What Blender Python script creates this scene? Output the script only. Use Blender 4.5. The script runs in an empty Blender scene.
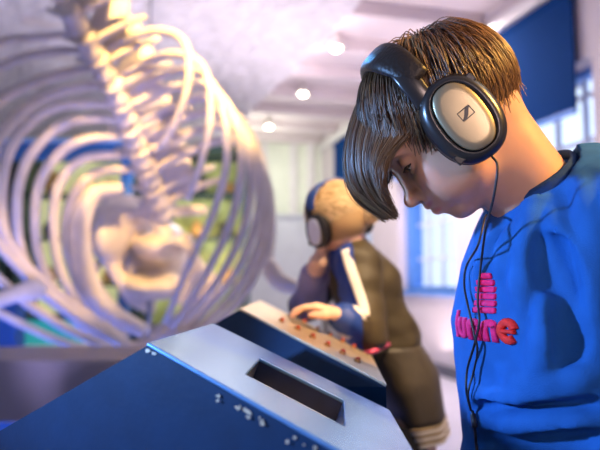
import bpy, math, random
import numpy as np
from mathutils import Vector, Matrix
from mathutils.bvhtree import BVHTree

rng = np.random.default_rng(7)
random.seed(7)
SC = bpy.context.scene
COL = SC.collection
F = 640.0                       # focal length in pixels of the 600 x 450 frame
PITCH = math.atan(55 / F)
CAM = np.array([0.0, 0.0, 1.0])
cp, sp = math.cos(PITCH), math.sin(PITCH)


def P(u, v, d):
    """point of the place that lies at distance d (along the axis) behind pixel u, v"""
    x = (u - 300) / F * d
    y = (225 - v) / F * d
    return np.array([x, d * cp - y * sp, 1.0 + d * sp + y * cp])


def hit(u, v, q, n):
    r = P(u, v, 1.0) - CAM
    return CAM + r * (np.dot(q - CAM, n) / np.dot(r, n))


# ------------------------------------------------------------------ materials
def mat(name, col, rough=.5, metal=0., nscale=0., namt=0., bump=0., bscale=None, spec=.5, sss=0., emis=None, estr=0., coat=0., col2=None, detail=4.):
    m = bpy.data.materials.new(name)
    m.use_nodes = True
    nt = m.node_tree
    b = nt.nodes['Principled BSDF']
    c4 = tuple(col) + (1.,)
    b.inputs['Base Color'].default_value = c4
    b.inputs['Roughness'].default_value = rough
    b.inputs['Metallic'].default_value = metal
    b.inputs['Specular IOR Level'].default_value = spec
    if coat:
        b.inputs['Coat Weight'].default_value = coat
    if sss:
        b.inputs['Subsurface Weight'].default_value = sss
        b.inputs['Subsurface Radius'].default_value = (.012, .005, .003)
        b.inputs['Subsurface Scale'].default_value = .5
    if emis:
        b.inputs['Emission Color'].default_value = tuple(emis) + (1.,)
        b.inputs['Emission Strength'].default_value = estr
    tc = nt.nodes.new('ShaderNodeTexCoord')
    if nscale:
        n = nt.nodes.new('ShaderNodeTexNoise')
        n.inputs['Scale'].default_value = nscale
        n.inputs['Detail'].default_value = detail
        nt.links.new(tc.outputs['Object'], n.inputs['Vector'])
        r = nt.nodes.new('ShaderNodeValToRGB')
        r.color_ramp.elements[0].position = .3
        r.color_ramp.elements[1].position = .7
        lo = tuple(max(0, x * (1 - namt)) for x in col) + (1.,)
        hi = (tuple(col2) if col2 else tuple(min(1, x * (1 + namt)) for x in col)) + (1.,)
        r.color_ramp.elements[0].color = lo
        r.color_ramp.elements[1].color = hi
        nt.links.new(n.outputs['Fac'], r.inputs['Fac'])
        nt.links.new(r.outputs['Color'], b.inputs['Base Color'])
    if bump:
        n2 = nt.nodes.new('ShaderNodeTexNoise')
        n2.inputs['Scale'].default_value = bscale or nscale or 50
        n2.inputs['Detail'].default_value = 6
        nt.links.new(tc.outputs['Object'], n2.inputs['Vector'])
        bp = nt.nodes.new('ShaderNodeBump')
        bp.inputs['Strength'].default_value = bump
        bp.inputs['Distance'].default_value = .01
        nt.links.new(n2.outputs['Fac'], bp.inputs['Height'])
        nt.links.new(bp.outputs['Normal'], b.inputs['Normal'])
    return m


# ------------------------------------------------------------------ object helpers
def tag(o, label=None, cat=None, group=None, kind=None):
    if label: o['label'] = label
    if cat: o['category'] = cat
    if group: o['group'] = group
    if kind: o['kind'] = kind
    return o


def thing(name, label, cat, loc=(0, 0, 0), group=None):
    o = bpy.data.objects.new(name, None)
    o.empty_display_size = .05
    o.location = tuple(loc)
    COL.objects.link(o)
    return tag(o, label, cat, group)


def link(name, verts, faces, m, parent=None, smooth=True, bevel=0., attrs=None):
    """world-space verts -> ONE mesh object; origin of children stays at the world origin, re-expressed under the parent"""
    me = bpy.data.meshes.new(name)
    if isinstance(verts, np.ndarray):
        verts = verts.astype(np.float32)
        if isinstance(faces, np.ndarray):
            me.vertices.add(len(verts)); me.vertices.foreach_set('co', verts.ravel())
            k = faces.shape[1]
            me.loops.add(faces.size); me.polygons.add(len(faces))
            me.loops.foreach_set('vertex_index', faces.astype(np.int32).ravel())
            me.polygons.foreach_set('loop_start', (np.arange(len(faces)) * k).astype(np.int32))
            me.update(calc_edges=True)
        else:
            me.from_pydata(verts.tolist(), [], faces)
    else:
        me.from_pydata([tuple(map(float, v)) for v in verts], [], faces)
    me.validate()
    if attrs:
        for an, av in attrs.items():
            a = me.attributes.new(an, 'FLOAT', 'POINT')
            a.data.foreach_set('value', np.asarray(av, np.float32))
    for mm in (m if isinstance(m, (list, tuple)) else [m]):
        me.materials.append(mm)
    me.polygons.foreach_set('use_smooth', [smooth] * len(me.polygons))
    o = bpy.data.objects.new(name, me)
    COL.objects.link(o)
    if parent is not None:
        o.parent = parent
        w = Vector((0, 0, 0)); q = parent
        while q is not None:
            w += q.location; q = q.parent
        o.location = -w
    if bevel:
        md = o.modifiers.new('bevel', 'BEVEL'); md.width = bevel; md.segments = 3; md.limit_method = 'ANGLE'
        md.angle_limit = math.radians(35)
        md.harden_normals = False
    return o


class MB:
    def __init__(s): s.v = []; s.f = []; s.mi = []

    def _add(s, v, f):
        o = len(s.v); s.v += [np.asarray(x, float) for x in v]; s.f += [[i + o for i in q] for q in f]; return s

    def box(s, c, size, M=None):
        hx, hy, hz = [x / 2 for x in size]
        vs = [np.array([x, y, z]) for x in (-hx, hx) for y in (-hy, hy) for z in (-hz, hz)]
        if M is not None: vs = [M @ q for q in vs]
        c = np.asarray(c, float)
        return s._add([c + q for q in vs], [(0, 1, 3, 2), (4, 6, 7, 5), (0, 4, 5, 1), (2, 3, 7, 6), (0, 2, 6, 4), (1, 5, 7, 3)])

    def prism(s, poly, vec):
        n = len(poly); vec = np.asarray(vec, float)
        vs = [np.asarray(q, float) for q in poly] + [np.asarray(q, float) + vec for q in poly]
        fs = [list(range(n))[::-1], list(range(n, 2 * n))]
        fs += [[i, (i + 1) % n, n + (i + 1) % n, n + i] for i in range(n)]
        return s._add(vs, fs)

    def quad(s, a, b, c, d): return s._add([a, b, c, d], [(0, 1, 2, 3)])

    def tube(s, pts, rad, seg=8, flat=None, ref=None, cap=True):
        """sweep; rad scalar/list; flat=(a,b) multiplies radius along the two frame axes"""
        pts = [np.asarray(q, float) for q in pts]
        n = len(pts)
        rad = [rad] * n if np.isscalar(rad) else list(rad)
        fa, fb = flat or (1, 1)
        prev = np.asarray(ref, float) if ref is not None else None
        vs = []
        for i in range(n):
            t = pts[min(i + 1, n - 1)] - pts[max(i - 1, 0)]
            t = t / (np.linalg.norm(t) + 1e-12)
            if prev is None:
                prev = np.array([0, 0, 1.]) if abs(t[2]) < .8 else np.array([1., 0, 0])
            e1 = prev - t * np.dot(prev, t)
            if np.linalg.norm(e1) < 1e-6: e1 = np.cross(t, [.3, .5, .8])
            e1 /= np.linalg.norm(e1)
            e2 = np.cross(t, e1)
            if ref is None: prev = e1
            for k in range(seg):
                a = 2 * math.pi * k / seg
                vs.append(pts[i] + rad[i] * (fa * math.cos(a) * e1 + fb * math.sin(a) * e2))
        fs = [[i * seg + k, i * seg + (k + 1) % seg, (i + 1) * seg + (k + 1) % seg, (i + 1) * seg + k] for i in range(n - 1) for k in range(seg)]
        if cap:
            fs += [list(range(seg))[::-1], list(range((n - 1) * seg, n * seg))]
        return s._add(vs, fs)

    def ball(s, c, r, seg=16, rings=10, M=None):
        r = np.ones(3) * r
        vs = []; fs = []
        for i in range(rings + 1):
            th = math.pi * i / rings
            for k in range(seg):
                a = 2 * math.pi * k / seg
                q = np.array([math.sin(th) * math.cos(a), math.sin(th) * math.sin(a), math.cos(th)]) * r
                if M is not None: q = M @ q
                vs.append(np.asarray(c, float) + q)
        for i in range(rings):
            for k in range(seg):
                fs.append([i * seg + k, (i + 1) * seg + k, (i + 1) * seg + (k + 1) % seg, i * seg + (k + 1) % seg])
        return s._add(vs, fs)

    def loft(s, rings_, cap=True):
        n = len(rings_[0]); vs = [q for r in rings_ for q in r]
        fs = [[i * n + k, i * n + (k + 1) % n, (i + 1) * n + (k + 1) % n, (i + 1) * n + k] for i in range(len(rings_) - 1) for k in range(n)]
        if cap: fs += [list(range(n))[::-1], list(range((len(rings_) - 1) * n, len(rings_) * n))]
        return s._add(vs, fs)

    def build(s, name, m, parent=None, smooth=False, bevel=0.):
        o = link(name, s.v, s.f, m, parent, smooth, bevel)
        bm_fix(o)
        return o


def bm_fix(o):
    import bmesh
    bm = bmesh.new(); bm.from_mesh(o.data)
    bmesh.ops.remove_doubles(bm, verts=bm.verts, dist=1e-6)
    bmesh.ops.recalc_face_normals(bm, faces=bm.faces)
    bm.to_mesh(o.data); bm.free()


def spline(pts, n):
    """Catmull-Rom through the points, n samples"""
    p = np.array([np.asarray(q, float) for q in pts])
    p = np.vstack([2 * p[0] - p[1], p, 2 * p[-1] - p[-2]])
    m = len(p) - 3
    out = []
    for t in np.linspace(0, m - 1e-9, n):
        i = int(t); u = t - i
        a, b, c, d = p[i:i + 4]
        out.append(.5 * (2 * b + (c - a) * u + (2 * a - 5 * b + 4 * c - d) * u * u + (3 * b - a - 3 * c + d) * u ** 3))
    return np.array(out)


# ------------------------------------------------------------------ implicit surfaces (for skin, cloth, bone)
class Vol:
    def __init__(s, xs, ys, zs):
        s.ax = [np.asarray(a, np.float32) for a in (xs, ys, zs)]
        s.d = np.full([len(a) for a in s.ax], .3, np.float32)

    def _loc(s, lo, hi, pad):
        sl = []
        for a, l, h in zip(s.ax, lo, hi):
            i = int(np.searchsorted(a, l - pad)); j = int(np.searchsorted(a, h + pad))
            sl.append(slice(max(0, i), max(0, j)))
        sl = tuple(sl)
        X = s.ax[0][sl[0]][:, None, None]; Y = s.ax[1][sl[1]][None, :, None]; Z = s.ax[2][sl[2]][None, None, :]
        return sl, X, Y, Z

    def _op(s, f, lo, hi, k, mode, pad=None):
        sl, X, Y, Z = s._loc(lo, hi, (pad if pad else .02 + 1.5 * k))
        a = s.d[sl]
        if a.size == 0: return s
        b = f(X, Y, Z)
        if mode == 'add':
            h = np.clip(.5 + .5 * (b - a) / k, 0, 1); s.d[sl] = b * (1 - h) + a * h - k * h * (1 - h)
        else:                                   # subtract
            b = -b; h = np.clip(.5 + .5 * (b - a) / k, 0, 1); s.d[sl] = a * (1 - h) + b * h + k * h * (1 - h)
        return s

    def ell(s, c, r, R=None, k=.01, mode='add'):
        c = np.asarray(c, float); r = np.ones(3) * r; m = float(max(r))

        def f(X, Y, Z):
            x, y, z = X - c[0], Y - c[1], Z - c[2]
            if R is not None:
                x, y, z = (R[0, i] * x + R[1, i] * y + R[2, i] * z for i in range(3))
            k0 = np.sqrt((x / r[0]) ** 2 + (y / r[1]) ** 2 + (z / r[2]) ** 2) + 1e-9
            k1 = np.sqrt((x / r[0] ** 2) ** 2 + (y / r[1] ** 2) ** 2 + (z / r[2] ** 2) ** 2) + 1e-9
            return (k0 * (k0 - 1) / k1).astype(np.float32)
        return s._op(f, c - m, c + m, k, mode)

    def cone(s, a, b, ra, rb, k=.01, mode='add', sc=None):
        """capsule of changing radius; sc = (unit axis, factor): flattened along the axis"""
        a = np.asarray(a, float); b = np.asarray(b, float); ab = b - a
        m = max(ra, rb) * 1.6

        def f(X, Y, Z):
            x, y, z = X - a[0], Y - a[1], Z - a[2]
            t = np.clip((x * ab[0] + y * ab[1] + z * ab[2]) / np.dot(ab, ab), 0, 1)
            x, y, z = x - t * ab[0], y - t * ab[1], z - t * ab[2]
            if sc is not None:
                n, fac = sc
                q = (x * n[0] + y * n[1] + z * n[2])
                e = np.sqrt(np.maximum(x * x + y * y + z * z - q * q, 0) + (q / fac) ** 2)
                return ((e - (ra + (rb - ra) * t)) * min(1, fac)).astype(np.float32)
            return (np.sqrt(x * x + y * y + z * z) - (ra + (rb - ra) * t)).astype(np.float32)
        return s._op(f, np.minimum(a, b) - m, np.maximum(a, b) + m, k, mode)

    def chain(s, pts, rad, k=.01, **kw):
        for i in range(len(pts) - 1): s.cone(pts[i], pts[i + 1], rad[i], rad[i + 1], k, **kw)
        return s

    def stack(s, c, Fd, Ld, zt, k=.01, mode='add', up=None):
        """stacked ellipses: zt rows (z, half width along Ld, half depth along Fd, shift along Fd[, shift along Ld])"""
        zt = np.asarray(zt, float)
        lo = np.array([c[0] - .4, c[1] - .4, zt[0, 0]]); hi = np.array([c[0] + .4, c[1] + .4, zt[-1, 0]])

        def f(X, Y, Z):
            a = np.interp(Z, zt[:, 0], zt[:, 1]); b = np.interp(Z, zt[:, 0], zt[:, 2]); sh = np.interp(Z, zt[:, 0], zt[:, 3])
            sl = np.interp(Z, zt[:, 0], zt[:, 4]) if zt.shape[1] > 4 else 0
            x, y = X - c[0], Y - c[1]
            q = (x * Fd[0] + y * Fd[1] - sh) / b; p = (x * Ld[0] + y * Ld[1] - sl) / a
            d = (np.sqrt(q * q + p * p) - 1) * np.minimum(a, b)
            d = np.maximum(d, np.maximum(zt[0, 0] - Z, Z - zt[-1, 0]))
            return d.astype(np.float32)
        return s._op(f, lo, hi, k, mode, pad=.03)

    def mesh(s, smooth=1):
        d = s.d; sg = (d < 0)
        c8 = np.zeros([n - 1 for n in d.shape], np.int8)
        for a in (0, 1):
            for b in (0, 1):
                for c in (0, 1):
                    c8 += sg[a:d.shape[0] - 1 + a, b:d.shape[1] - 1 + b, c:d.shape[2] - 1 + c]
        act = (c8 > 0) & (c8 < 8)
        ids = np.argwhere(act)
        idx = np.full(act.shape, -1, np.int32); idx[act] = np.arange(len(ids))
        cor = {}
        for a in (0, 1):
            for b in (0, 1):
                for c in (0, 1):
                    cor[a, b, c] = d[ids[:, 0] + a, ids[:, 1] + b, ids[:, 2] + c]
        acc = np.zeros((len(ids), 3), np.float32); cnt = np.zeros(len(ids), np.float32)
        ks = list(cor)
        for p in ks:
            for ax in range(3):
                if p[ax] == 0:
                    q = tuple(1 if i == ax else p[i] for i in range(3))
                    da, db = cor[p], cor[q]
                    cr = (da < 0) != (db < 0)
                    t = np.where(cr, da / np.where(cr, da - db, 1), 0)
                    pt = np.tile(np.array(p, np.float32), (len(ids), 1)); pt[:, ax] = t
                    acc += pt * cr[:, None]; cnt += cr
        loc = acc / cnt[:, None]
        V = np.empty_like(loc)
        for i in range(3):
            a = s.ax[i]; j = ids[:, i]; V[:, i] = a[j] + loc[:, i] * (a[j + 1] - a[j])
        fs = []
        for ax in range(3):
            sl0 = [slice(None)] * 3; sl1 = [slice(None)] * 3
            sl0[ax] = slice(0, -1); sl1[ax] = slice(1, None)
            s0, s1 = sg[tuple(sl0)], sg[tuple(sl1)]
            e = np.argwhere(s0 != s1)
            o1, o2 = [i for i in range(3) if i != ax]
            ok = (e[:, o1] > 0) & (e[:, o2] > 0) & (e[:, o1] < d.shape[o1] - 1) & (e[:, o2] < d.shape[o2] - 1)
            e = e[ok]
            st = s0[e[:, 0], e[:, 1], e[:, 2]]

            def cell(p, q):
                g = e.copy(); g[:, o1] -= p; g[:, o2] -= q
                return idx[g[:, 0], g[:, 1], g[:, 2]]
            qd = np.stack([cell(1, 1), cell(0, 1), cell(0, 0), cell(1, 0)], 1)
            flip = st if ax != 1 else ~st
            qd[~flip] = qd[~flip][:, ::-1]
            fs.append(qd)
        Q = np.vstack(fs)
        Q = Q[(Q >= 0).all(1)]
        if smooth:
            E = np.vstack([Q[:, [0, 1]], Q[:, [1, 2]], Q[:, [2, 3]], Q[:, [3, 0]]])
            dg = np.bincount(E.ravel(), minlength=len(V))[:, None]
            for it in range(smooth):
                for lam in (.5, -.52):
                    A = np.zeros_like(V)
                    for i in range(3):
                        A[:, i] = np.bincount(E[:, 0], V[E[:, 1], i], len(V)) + np.bincount(E[:, 1], V[E[:, 0], i], len(V))
                    V = (V + lam * (A / np.maximum(dg, 1) - V)).astype(np.float32)
        return V, Q


def axis(segs):
    """[(lo, hi, step), ...] joined"""
    out = []
    for lo, hi, st in segs:
        out += list(np.linspace(lo, hi, max(2, int(round((hi - lo) / st))), endpoint=False))
    out.append(segs[-1][1])
    return np.array(out)


def strands_mesh(S, rad, sides=3, tint=None):
    """S (N,M,3) strand points, rad (M,) -> verts, quads, tint"""
    N, M, _ = S.shape
    T = np.gradient(S, axis=1); T /= np.linalg.norm(T, axis=2, keepdims=True) + 1e-9
    ref = np.array([.31, .85, .42])
    e1 = np.cross(T, ref); e1 /= np.linalg.norm(e1, axis=2, keepdims=True) + 1e-9
    e2 = np.cross(T, e1)
    rings = []
    for k in range(sides):
        a = 2 * math.pi * k / sides
        rings.append(S + rad[None, :, None] * (math.cos(a) * e1 + math.sin(a) * e2))
    V = np.stack(rings, 2).reshape(-1, 3)
    base = (np.arange(N)[:, None, None] * M + np.arange(M - 1)[None, :, None]) * sides
    k = np.arange(sides)[None, None, :]
    k2 = (k + 1) % sides
    Q = np.stack([base + k, base + k2, base + sides + k2, base + sides + k], -1).reshape(-1, 4)
    tt = np.repeat(tint if tint is not None else np.zeros(N), M * sides)
    return V, Q, tt
# =================================================================== THE ROOM
WD = np.array([-.2656, 1.0, 0]); WD /= np.linalg.norm(WD)      # along the window wall
WN = np.array([-WD[1], WD[0], 0])                              # into the room
Z3 = np.array([0, 0, 1.])


def WP(y, off, z):
    """point on the window wall: y along the hall, off metres into the room"""
    return np.array([3.30 - .2656 * y, y, z]) + WN * off


def wbox(mb, y0, y1, z0, z1, o0, o1):
    c = [WP(y0, o0, z0), WP(y1, o0, z0), WP(y1, o1, z0), WP(y0, o1, z0)]
    return mb.prism(c, (0, 0, z1 - z0))


m_wall = mat('wall_paint', (.66, .60, .64), .8, nscale=3, namt=.04, bump=.05, bscale=80)
m_back = mat('back_wall_paint', (.80, .84, .74), .8, nscale=3, namt=.04)
m_ceil = mat('ceiling_paint', (.70, .62, .64), .8, nscale=2, namt=.05)
m_floor = mat('floor_vinyl', (.62, .60, .70), .3, nscale=5, namt=.07)
m_blind = mat('blue_blind_cloth', (.002, .034, .155), .9, spec=.08, nscale=60, namt=.12, bump=.08, bscale=300)
m_frame = mat('window_frame_blue', (.10, .28, .75), .45, nscale=8, namt=.08)
m_bar = mat('window_bar_white', (.62, .70, .85), .5, nscale=8, namt=.05)
m_base = mat('baseboard_grey', (.10, .10, .14), .5, nscale=10, namt=.1)
m_white = mat('white_trim', (.78, .76, .78), .6, nscale=6, namt=.04)

mglass = bpy.data.materials.new('window_glass'); mglass.use_nodes = True
_nt = mglass.node_tree; _nt.nodes.clear()
_o = _nt.nodes.new('ShaderNodeOutputMaterial'); _mx = _nt.nodes.new('ShaderNodeMixShader')
_t = _nt.nodes.new('ShaderNodeBsdfTransparent'); _g = _nt.nodes.new('ShaderNodeBsdfGlossy'); _g.inputs['Roughness'].default_value = .03
_t.inputs['Color'].default_value = (.93, .97, 1, 1)
_mx.inputs[0].default_value = .06
_nt.links.new(_t.outputs[0], _mx.inputs[1]); _nt.links.new(_g.outputs[0], _mx.inputs[2])
_nt.links.new(_mx.outputs[0], _o.inputs[0])

b = MB(); b.box((-2.3, 5, -.05), (13, 14, .1)); tag(b.build('floor', m_floor), kind='structure')
b = MB(); b.box((-2.6, 6.8, 3.56), (12.5, 8.8, .12)); tag(b.build('ceiling', m_ceil), kind='structure')
for i, y in enumerate(np.arange(5.0, 11.0, .85)):
    b = MB(); a_ = WP(y, .02, 3.36); e_ = WP(y, 4.2, 3.36)
    b.prism([a_, a_ + WD * .16, e_ + WD * .16, e_], (0, 0, .14))
    tag(b.build('trim_%d' % (i + 1), m_ceil, bevel=.012), kind='structure')
b = MB(); wbox(b, 1.5, 10.98, 3.22, 3.34, .0, .07); tag(b.build('trim_20', m_white, bevel=.02), kind='structure')

WINS = [(4.50, 5.86), (6.46, 7.86), (8.75, 10.15)]
SILL, HEAD, TOP = .87, 2.62, 3.5
b = MB(); prev = -1.5
for (y0, y1) in WINS:
    wbox(b, prev, y0, 0, TOP, -.32, 0); wbox(b, y0, y1, 0, SILL, -.32, 0); wbox(b, y0, y1, HEAD, TOP, -.32, 0); prev = y1
wbox(b, prev, 11.0, 0, TOP, -.32, 0)
tag(b.build('wall_right', m_wall), kind='structure')
b = MB(); b.box((-3.3, 11.1, 1.75), (8.2, .2, 3.5)); tag(b.build('wall_back', m_back), kind='structure')
b = MB(); b.box((-7.4, 6.0, 1.75), (.2, 10.0, 3.5)); tag(b.build('wall_left', m_back), kind='structure')
for i, x in enumerate((-.62, -.12, .18)):
    b = MB(); b.box((x, 10.96, 2.75), (.12, .10, 1.4)); tag(b.build('trim_%d' % (30 + i), m_white, bevel=.01), kind='structure')
b = MB(); b.box((-2.2, 10.6, 1.02), (5.1, .12, 2.04)); b.box((-2.2, 10.58, 2.06), (5.1, .18, .05))
tag(b.build('partition', mat('partition_grey', (.52, .54, .60), .7, nscale=4, namt=.05)), kind='structure')
b = MB(); wbox(b, -1.5, 10.9, 0, .12, 0, .03); tag(b.build('baseboard_right', m_base, bevel=.006), kind='structure')

for i, (y0, y1) in enumerate(WINS):
    fr = MB()
    wbox(fr, y0, y0 + .07, SILL, HEAD, -.26, -.16); wbox(fr, y1 - .13, y1, SILL, HEAD, -.26, -.10)
    wbox(fr, y0, y1, SILL, SILL + .06, -.26, -.14); wbox(fr, y0, y1, HEAD - .06, HEAD, -.26, -.16)
    w = tag(fr.build('window_%d' % (i + 1), m_frame, bevel=.008), kind='structure')
    s = MB(); wbox(s, y0 - .05, y1 + .05, SILL - .04, SILL, -.14, .06); s.build('window_sill', m_frame, w, bevel=.008)
    br = MB(); n = 4
    for k in range(1, n):
        y = y0 + (y1 - y0 - .06) * k / n; wbox(br, y - .018, y + .018, SILL + .05, HEAD - .05, -.23, -.19)
    for z in (1.25, 1.66, 2.07, 2.42): wbox(br, y0 + .05, y1 - .1, z - .018, z + .018, -.225, -.195)
    br.build('glazing_bar', m_bar, w)
    g = MB(); wbox(g, y0 + .05, y1 - .1, SILL + .05, HEAD - .05, -.214, -.208); g.build('pane', mglass, w)
    # roller blind pulled half way down, hung from its roller on the wall
    side = ['on the right edge of the picture, behind the dark haired child', 'hidden behind the head of the boy in front', 'far down the hall, above the blond child'][i]
    if i == 1: zt = 3.16
    bt = 3.16
    t = thing('roller_blind', 'dark blue window blind ' + ['nearest the camera, right of the dark haired head', 'on the middle window, mostly hidden by the dark haired head', 'farthest down the hall, above the blond child'][i],
              'window blind', WP((y0 + y1) / 2, .03, 2.23), 'blue window blinds on the right wall')
    c = MB(); wbox(c, y0 + .12, y1 + .02, 2.25, bt, .035, .055); c.build('cloth', m_blind, t)
    c = MB(); wbox(c, y0 + .12, y1 + .02, 2.22, 2.26, .03, .06); c.build('bottom_bar', m_frame, t, bevel=.005)
    c = MB(); c.tube([WP(y0 + .09, .04, bt), WP(y1 + .05, .04, bt)], .035, 12); c.build('roller', m_blind, t, smooth=False)

# ceiling lamps
m_bulb = mat('lamp_glow', (1, .9, .75), .4, emis=(1, .86, .66), estr=26)
m_ring = mat('lamp_ring', (.75, .72, .70), .4, .6, nscale=20, namt=.05)
for i, (u, v, d, lab) in enumerate(((336, 46, 6.45, 'round warm ceiling lamp nearest the camera, just left of the headband'),
                                    (303, 92, 8.1, 'round warm ceiling lamp in the middle of the row of three'),
                                    (269, 125, 9.8, 'round warm ceiling lamp farthest away, right of the whale ribs'))):
    q = P(u, v, d)
    t = thing('ceiling_lamp', lab, 'lamp', q, 'ceiling lamps in a row')
    c = MB(); c.tube([q + (0, 0, .02), q + (0, 0, 3.5 - q[2])], .035, 16); c.build('stem', m_ring, t, smooth=False)
    c = MB()
    prof = [(.03, .06), (.075, .055), (.085, .0), (.08, -.03), (.068, -.03), (.066, .02), (.02, .03)]
    c.loft([[q + np.array([r * math.cos(a), r * math.sin(a), z]) for a in np.linspace(0, 2 * math.pi, 25)[:-1]] for r, z in prof])
    c.build('housing', m_ring, t, smooth=True)
    c = MB(); c.ball(q + (0, 0, -.015), (.05, .05, .04)); c.build('bulb', m_bulb, t, smooth=True)

# the crinkled vault
m_can = mat('crinkled_paper', (.74, .70, .76), .8, nscale=7, namt=.10, bump=.9, bscale=9, detail=8)
ny, nx = 110, 90
from mathutils import noise as mnoise
V = []
for j in range(ny):
    y = 1.8 + (10.4 - 1.8) * j / (ny - 1)
    ex = .39 - .34 * (y - 5.0)
    for i in range(nx):
        e = 5.4 * (i / (nx - 1)) ** 1.3
        z = 3.16 + .26 * (1 - math.exp(-e / .9))
        q = Vector((ex - e, y, z))
        n1 = mnoise.noise(q * 2.6) * .035 + abs(mnoise.noise(q * 6.5 + Vector((3, 1, 7)))) * .055 + mnoise.noise(q * 15) * .012
        V.append((q.x, q.y, min(3.49, q.z + n1 - .02)))
Fq = [(j * nx + i, j * nx + i + 1, (j + 1) * nx + i + 1, (j + 1) * nx + i) for j in range(ny - 1) for i in range(nx - 1)]
o = link('ceiling_vault', V, Fq, m_can, smooth=False); tag(o, kind='structure')
sm = o.modifiers.new('thick', 'SOLIDIFY'); sm.thickness = .03; sm.offset = 1 

# =================================================================== PLATFORM AND THINGS BEHIND THE WHALE
m_plat = mat('platform_grey', (.22, .20, .25), .55, nscale=6, namt=.08)
m_dark = mat('dark_green_paint', (.02, .05, .045), .5, nscale=6, namt=.2)
m_blue = mat('blue_steel', (.03, .14, .42), .4, nscale=8, namt=.1)
m_edge = mat('platform_edge', (.6, .52, .42), .5, nscale=8, namt=.1)
t = thing('display_platform', 'low lavender grey bench in front of the whale ribs at the lower left', 'platform', (-1.4, 2.2, 0))
b = MB(); b.box((-1.4, 2.2, .66), (1.9, .42, .19)); b.build('slab', m_plat, t, bevel=.012)
for sx in (-1, 1):
    for sy in (-1, 1):
        b = MB(); b.box((-1.4 + sx * .8, 2.2 + sy * .14, .2825), (.08, .08, .565)); b.build('leg', m_dark, t, bevel=.006)

q = P(9, 333, 4.2)
t = thing('support_post', 'blue square post standing behind the bench at the left edge', 'post', (q[0], q[1], 0))
b = MB(); b.box((q[0], q[1], .43), (.15, .15, .84)); b.build('shaft', m_blue, t, bevel=.008)
b = MB(); b.box((q[0], q[1], .006), (.22, .22, .012)); b.build('foot_plate', m_blue, t, bevel=.003)
b = MB(); b.box((q[0], q[1], .857), (.18, .18, .02)); b.build('cap', m_blue, t, bevel=.004)

m_teal = mat('teal_light_panel', (.02, .30, .30), .4, emis=(.04, .50, .48), estr=.35)
q = P(54, 331, 4.8)
t = thing('light_case', 'teal lit glass case on a pale pedestal behind the ribs at lower left', 'display case', (q[0], q[1], 0))
b = MB(); b.box((q[0], q[1], q[2] / 2 - .07), (.34, .26, q[2] - .14)); b.build('pedestal', m_plat, t, bevel=.01)
b = MB(); b.box((q[0], q[1], q[2] - .12), (.44, .32, .05)); b.build('base', m_white, t, bevel=.008)
b = MB(); b.box((q[0], q[1], q[2]), (.38, .26, .19)); b.build('lit_panel', m_teal, t, bevel=.008)
b = MB(); b.box((q[0], q[1], q[2] + .11), (.44, .32, .03)); b.build('lid', m_dark, t, bevel=.006)

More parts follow.
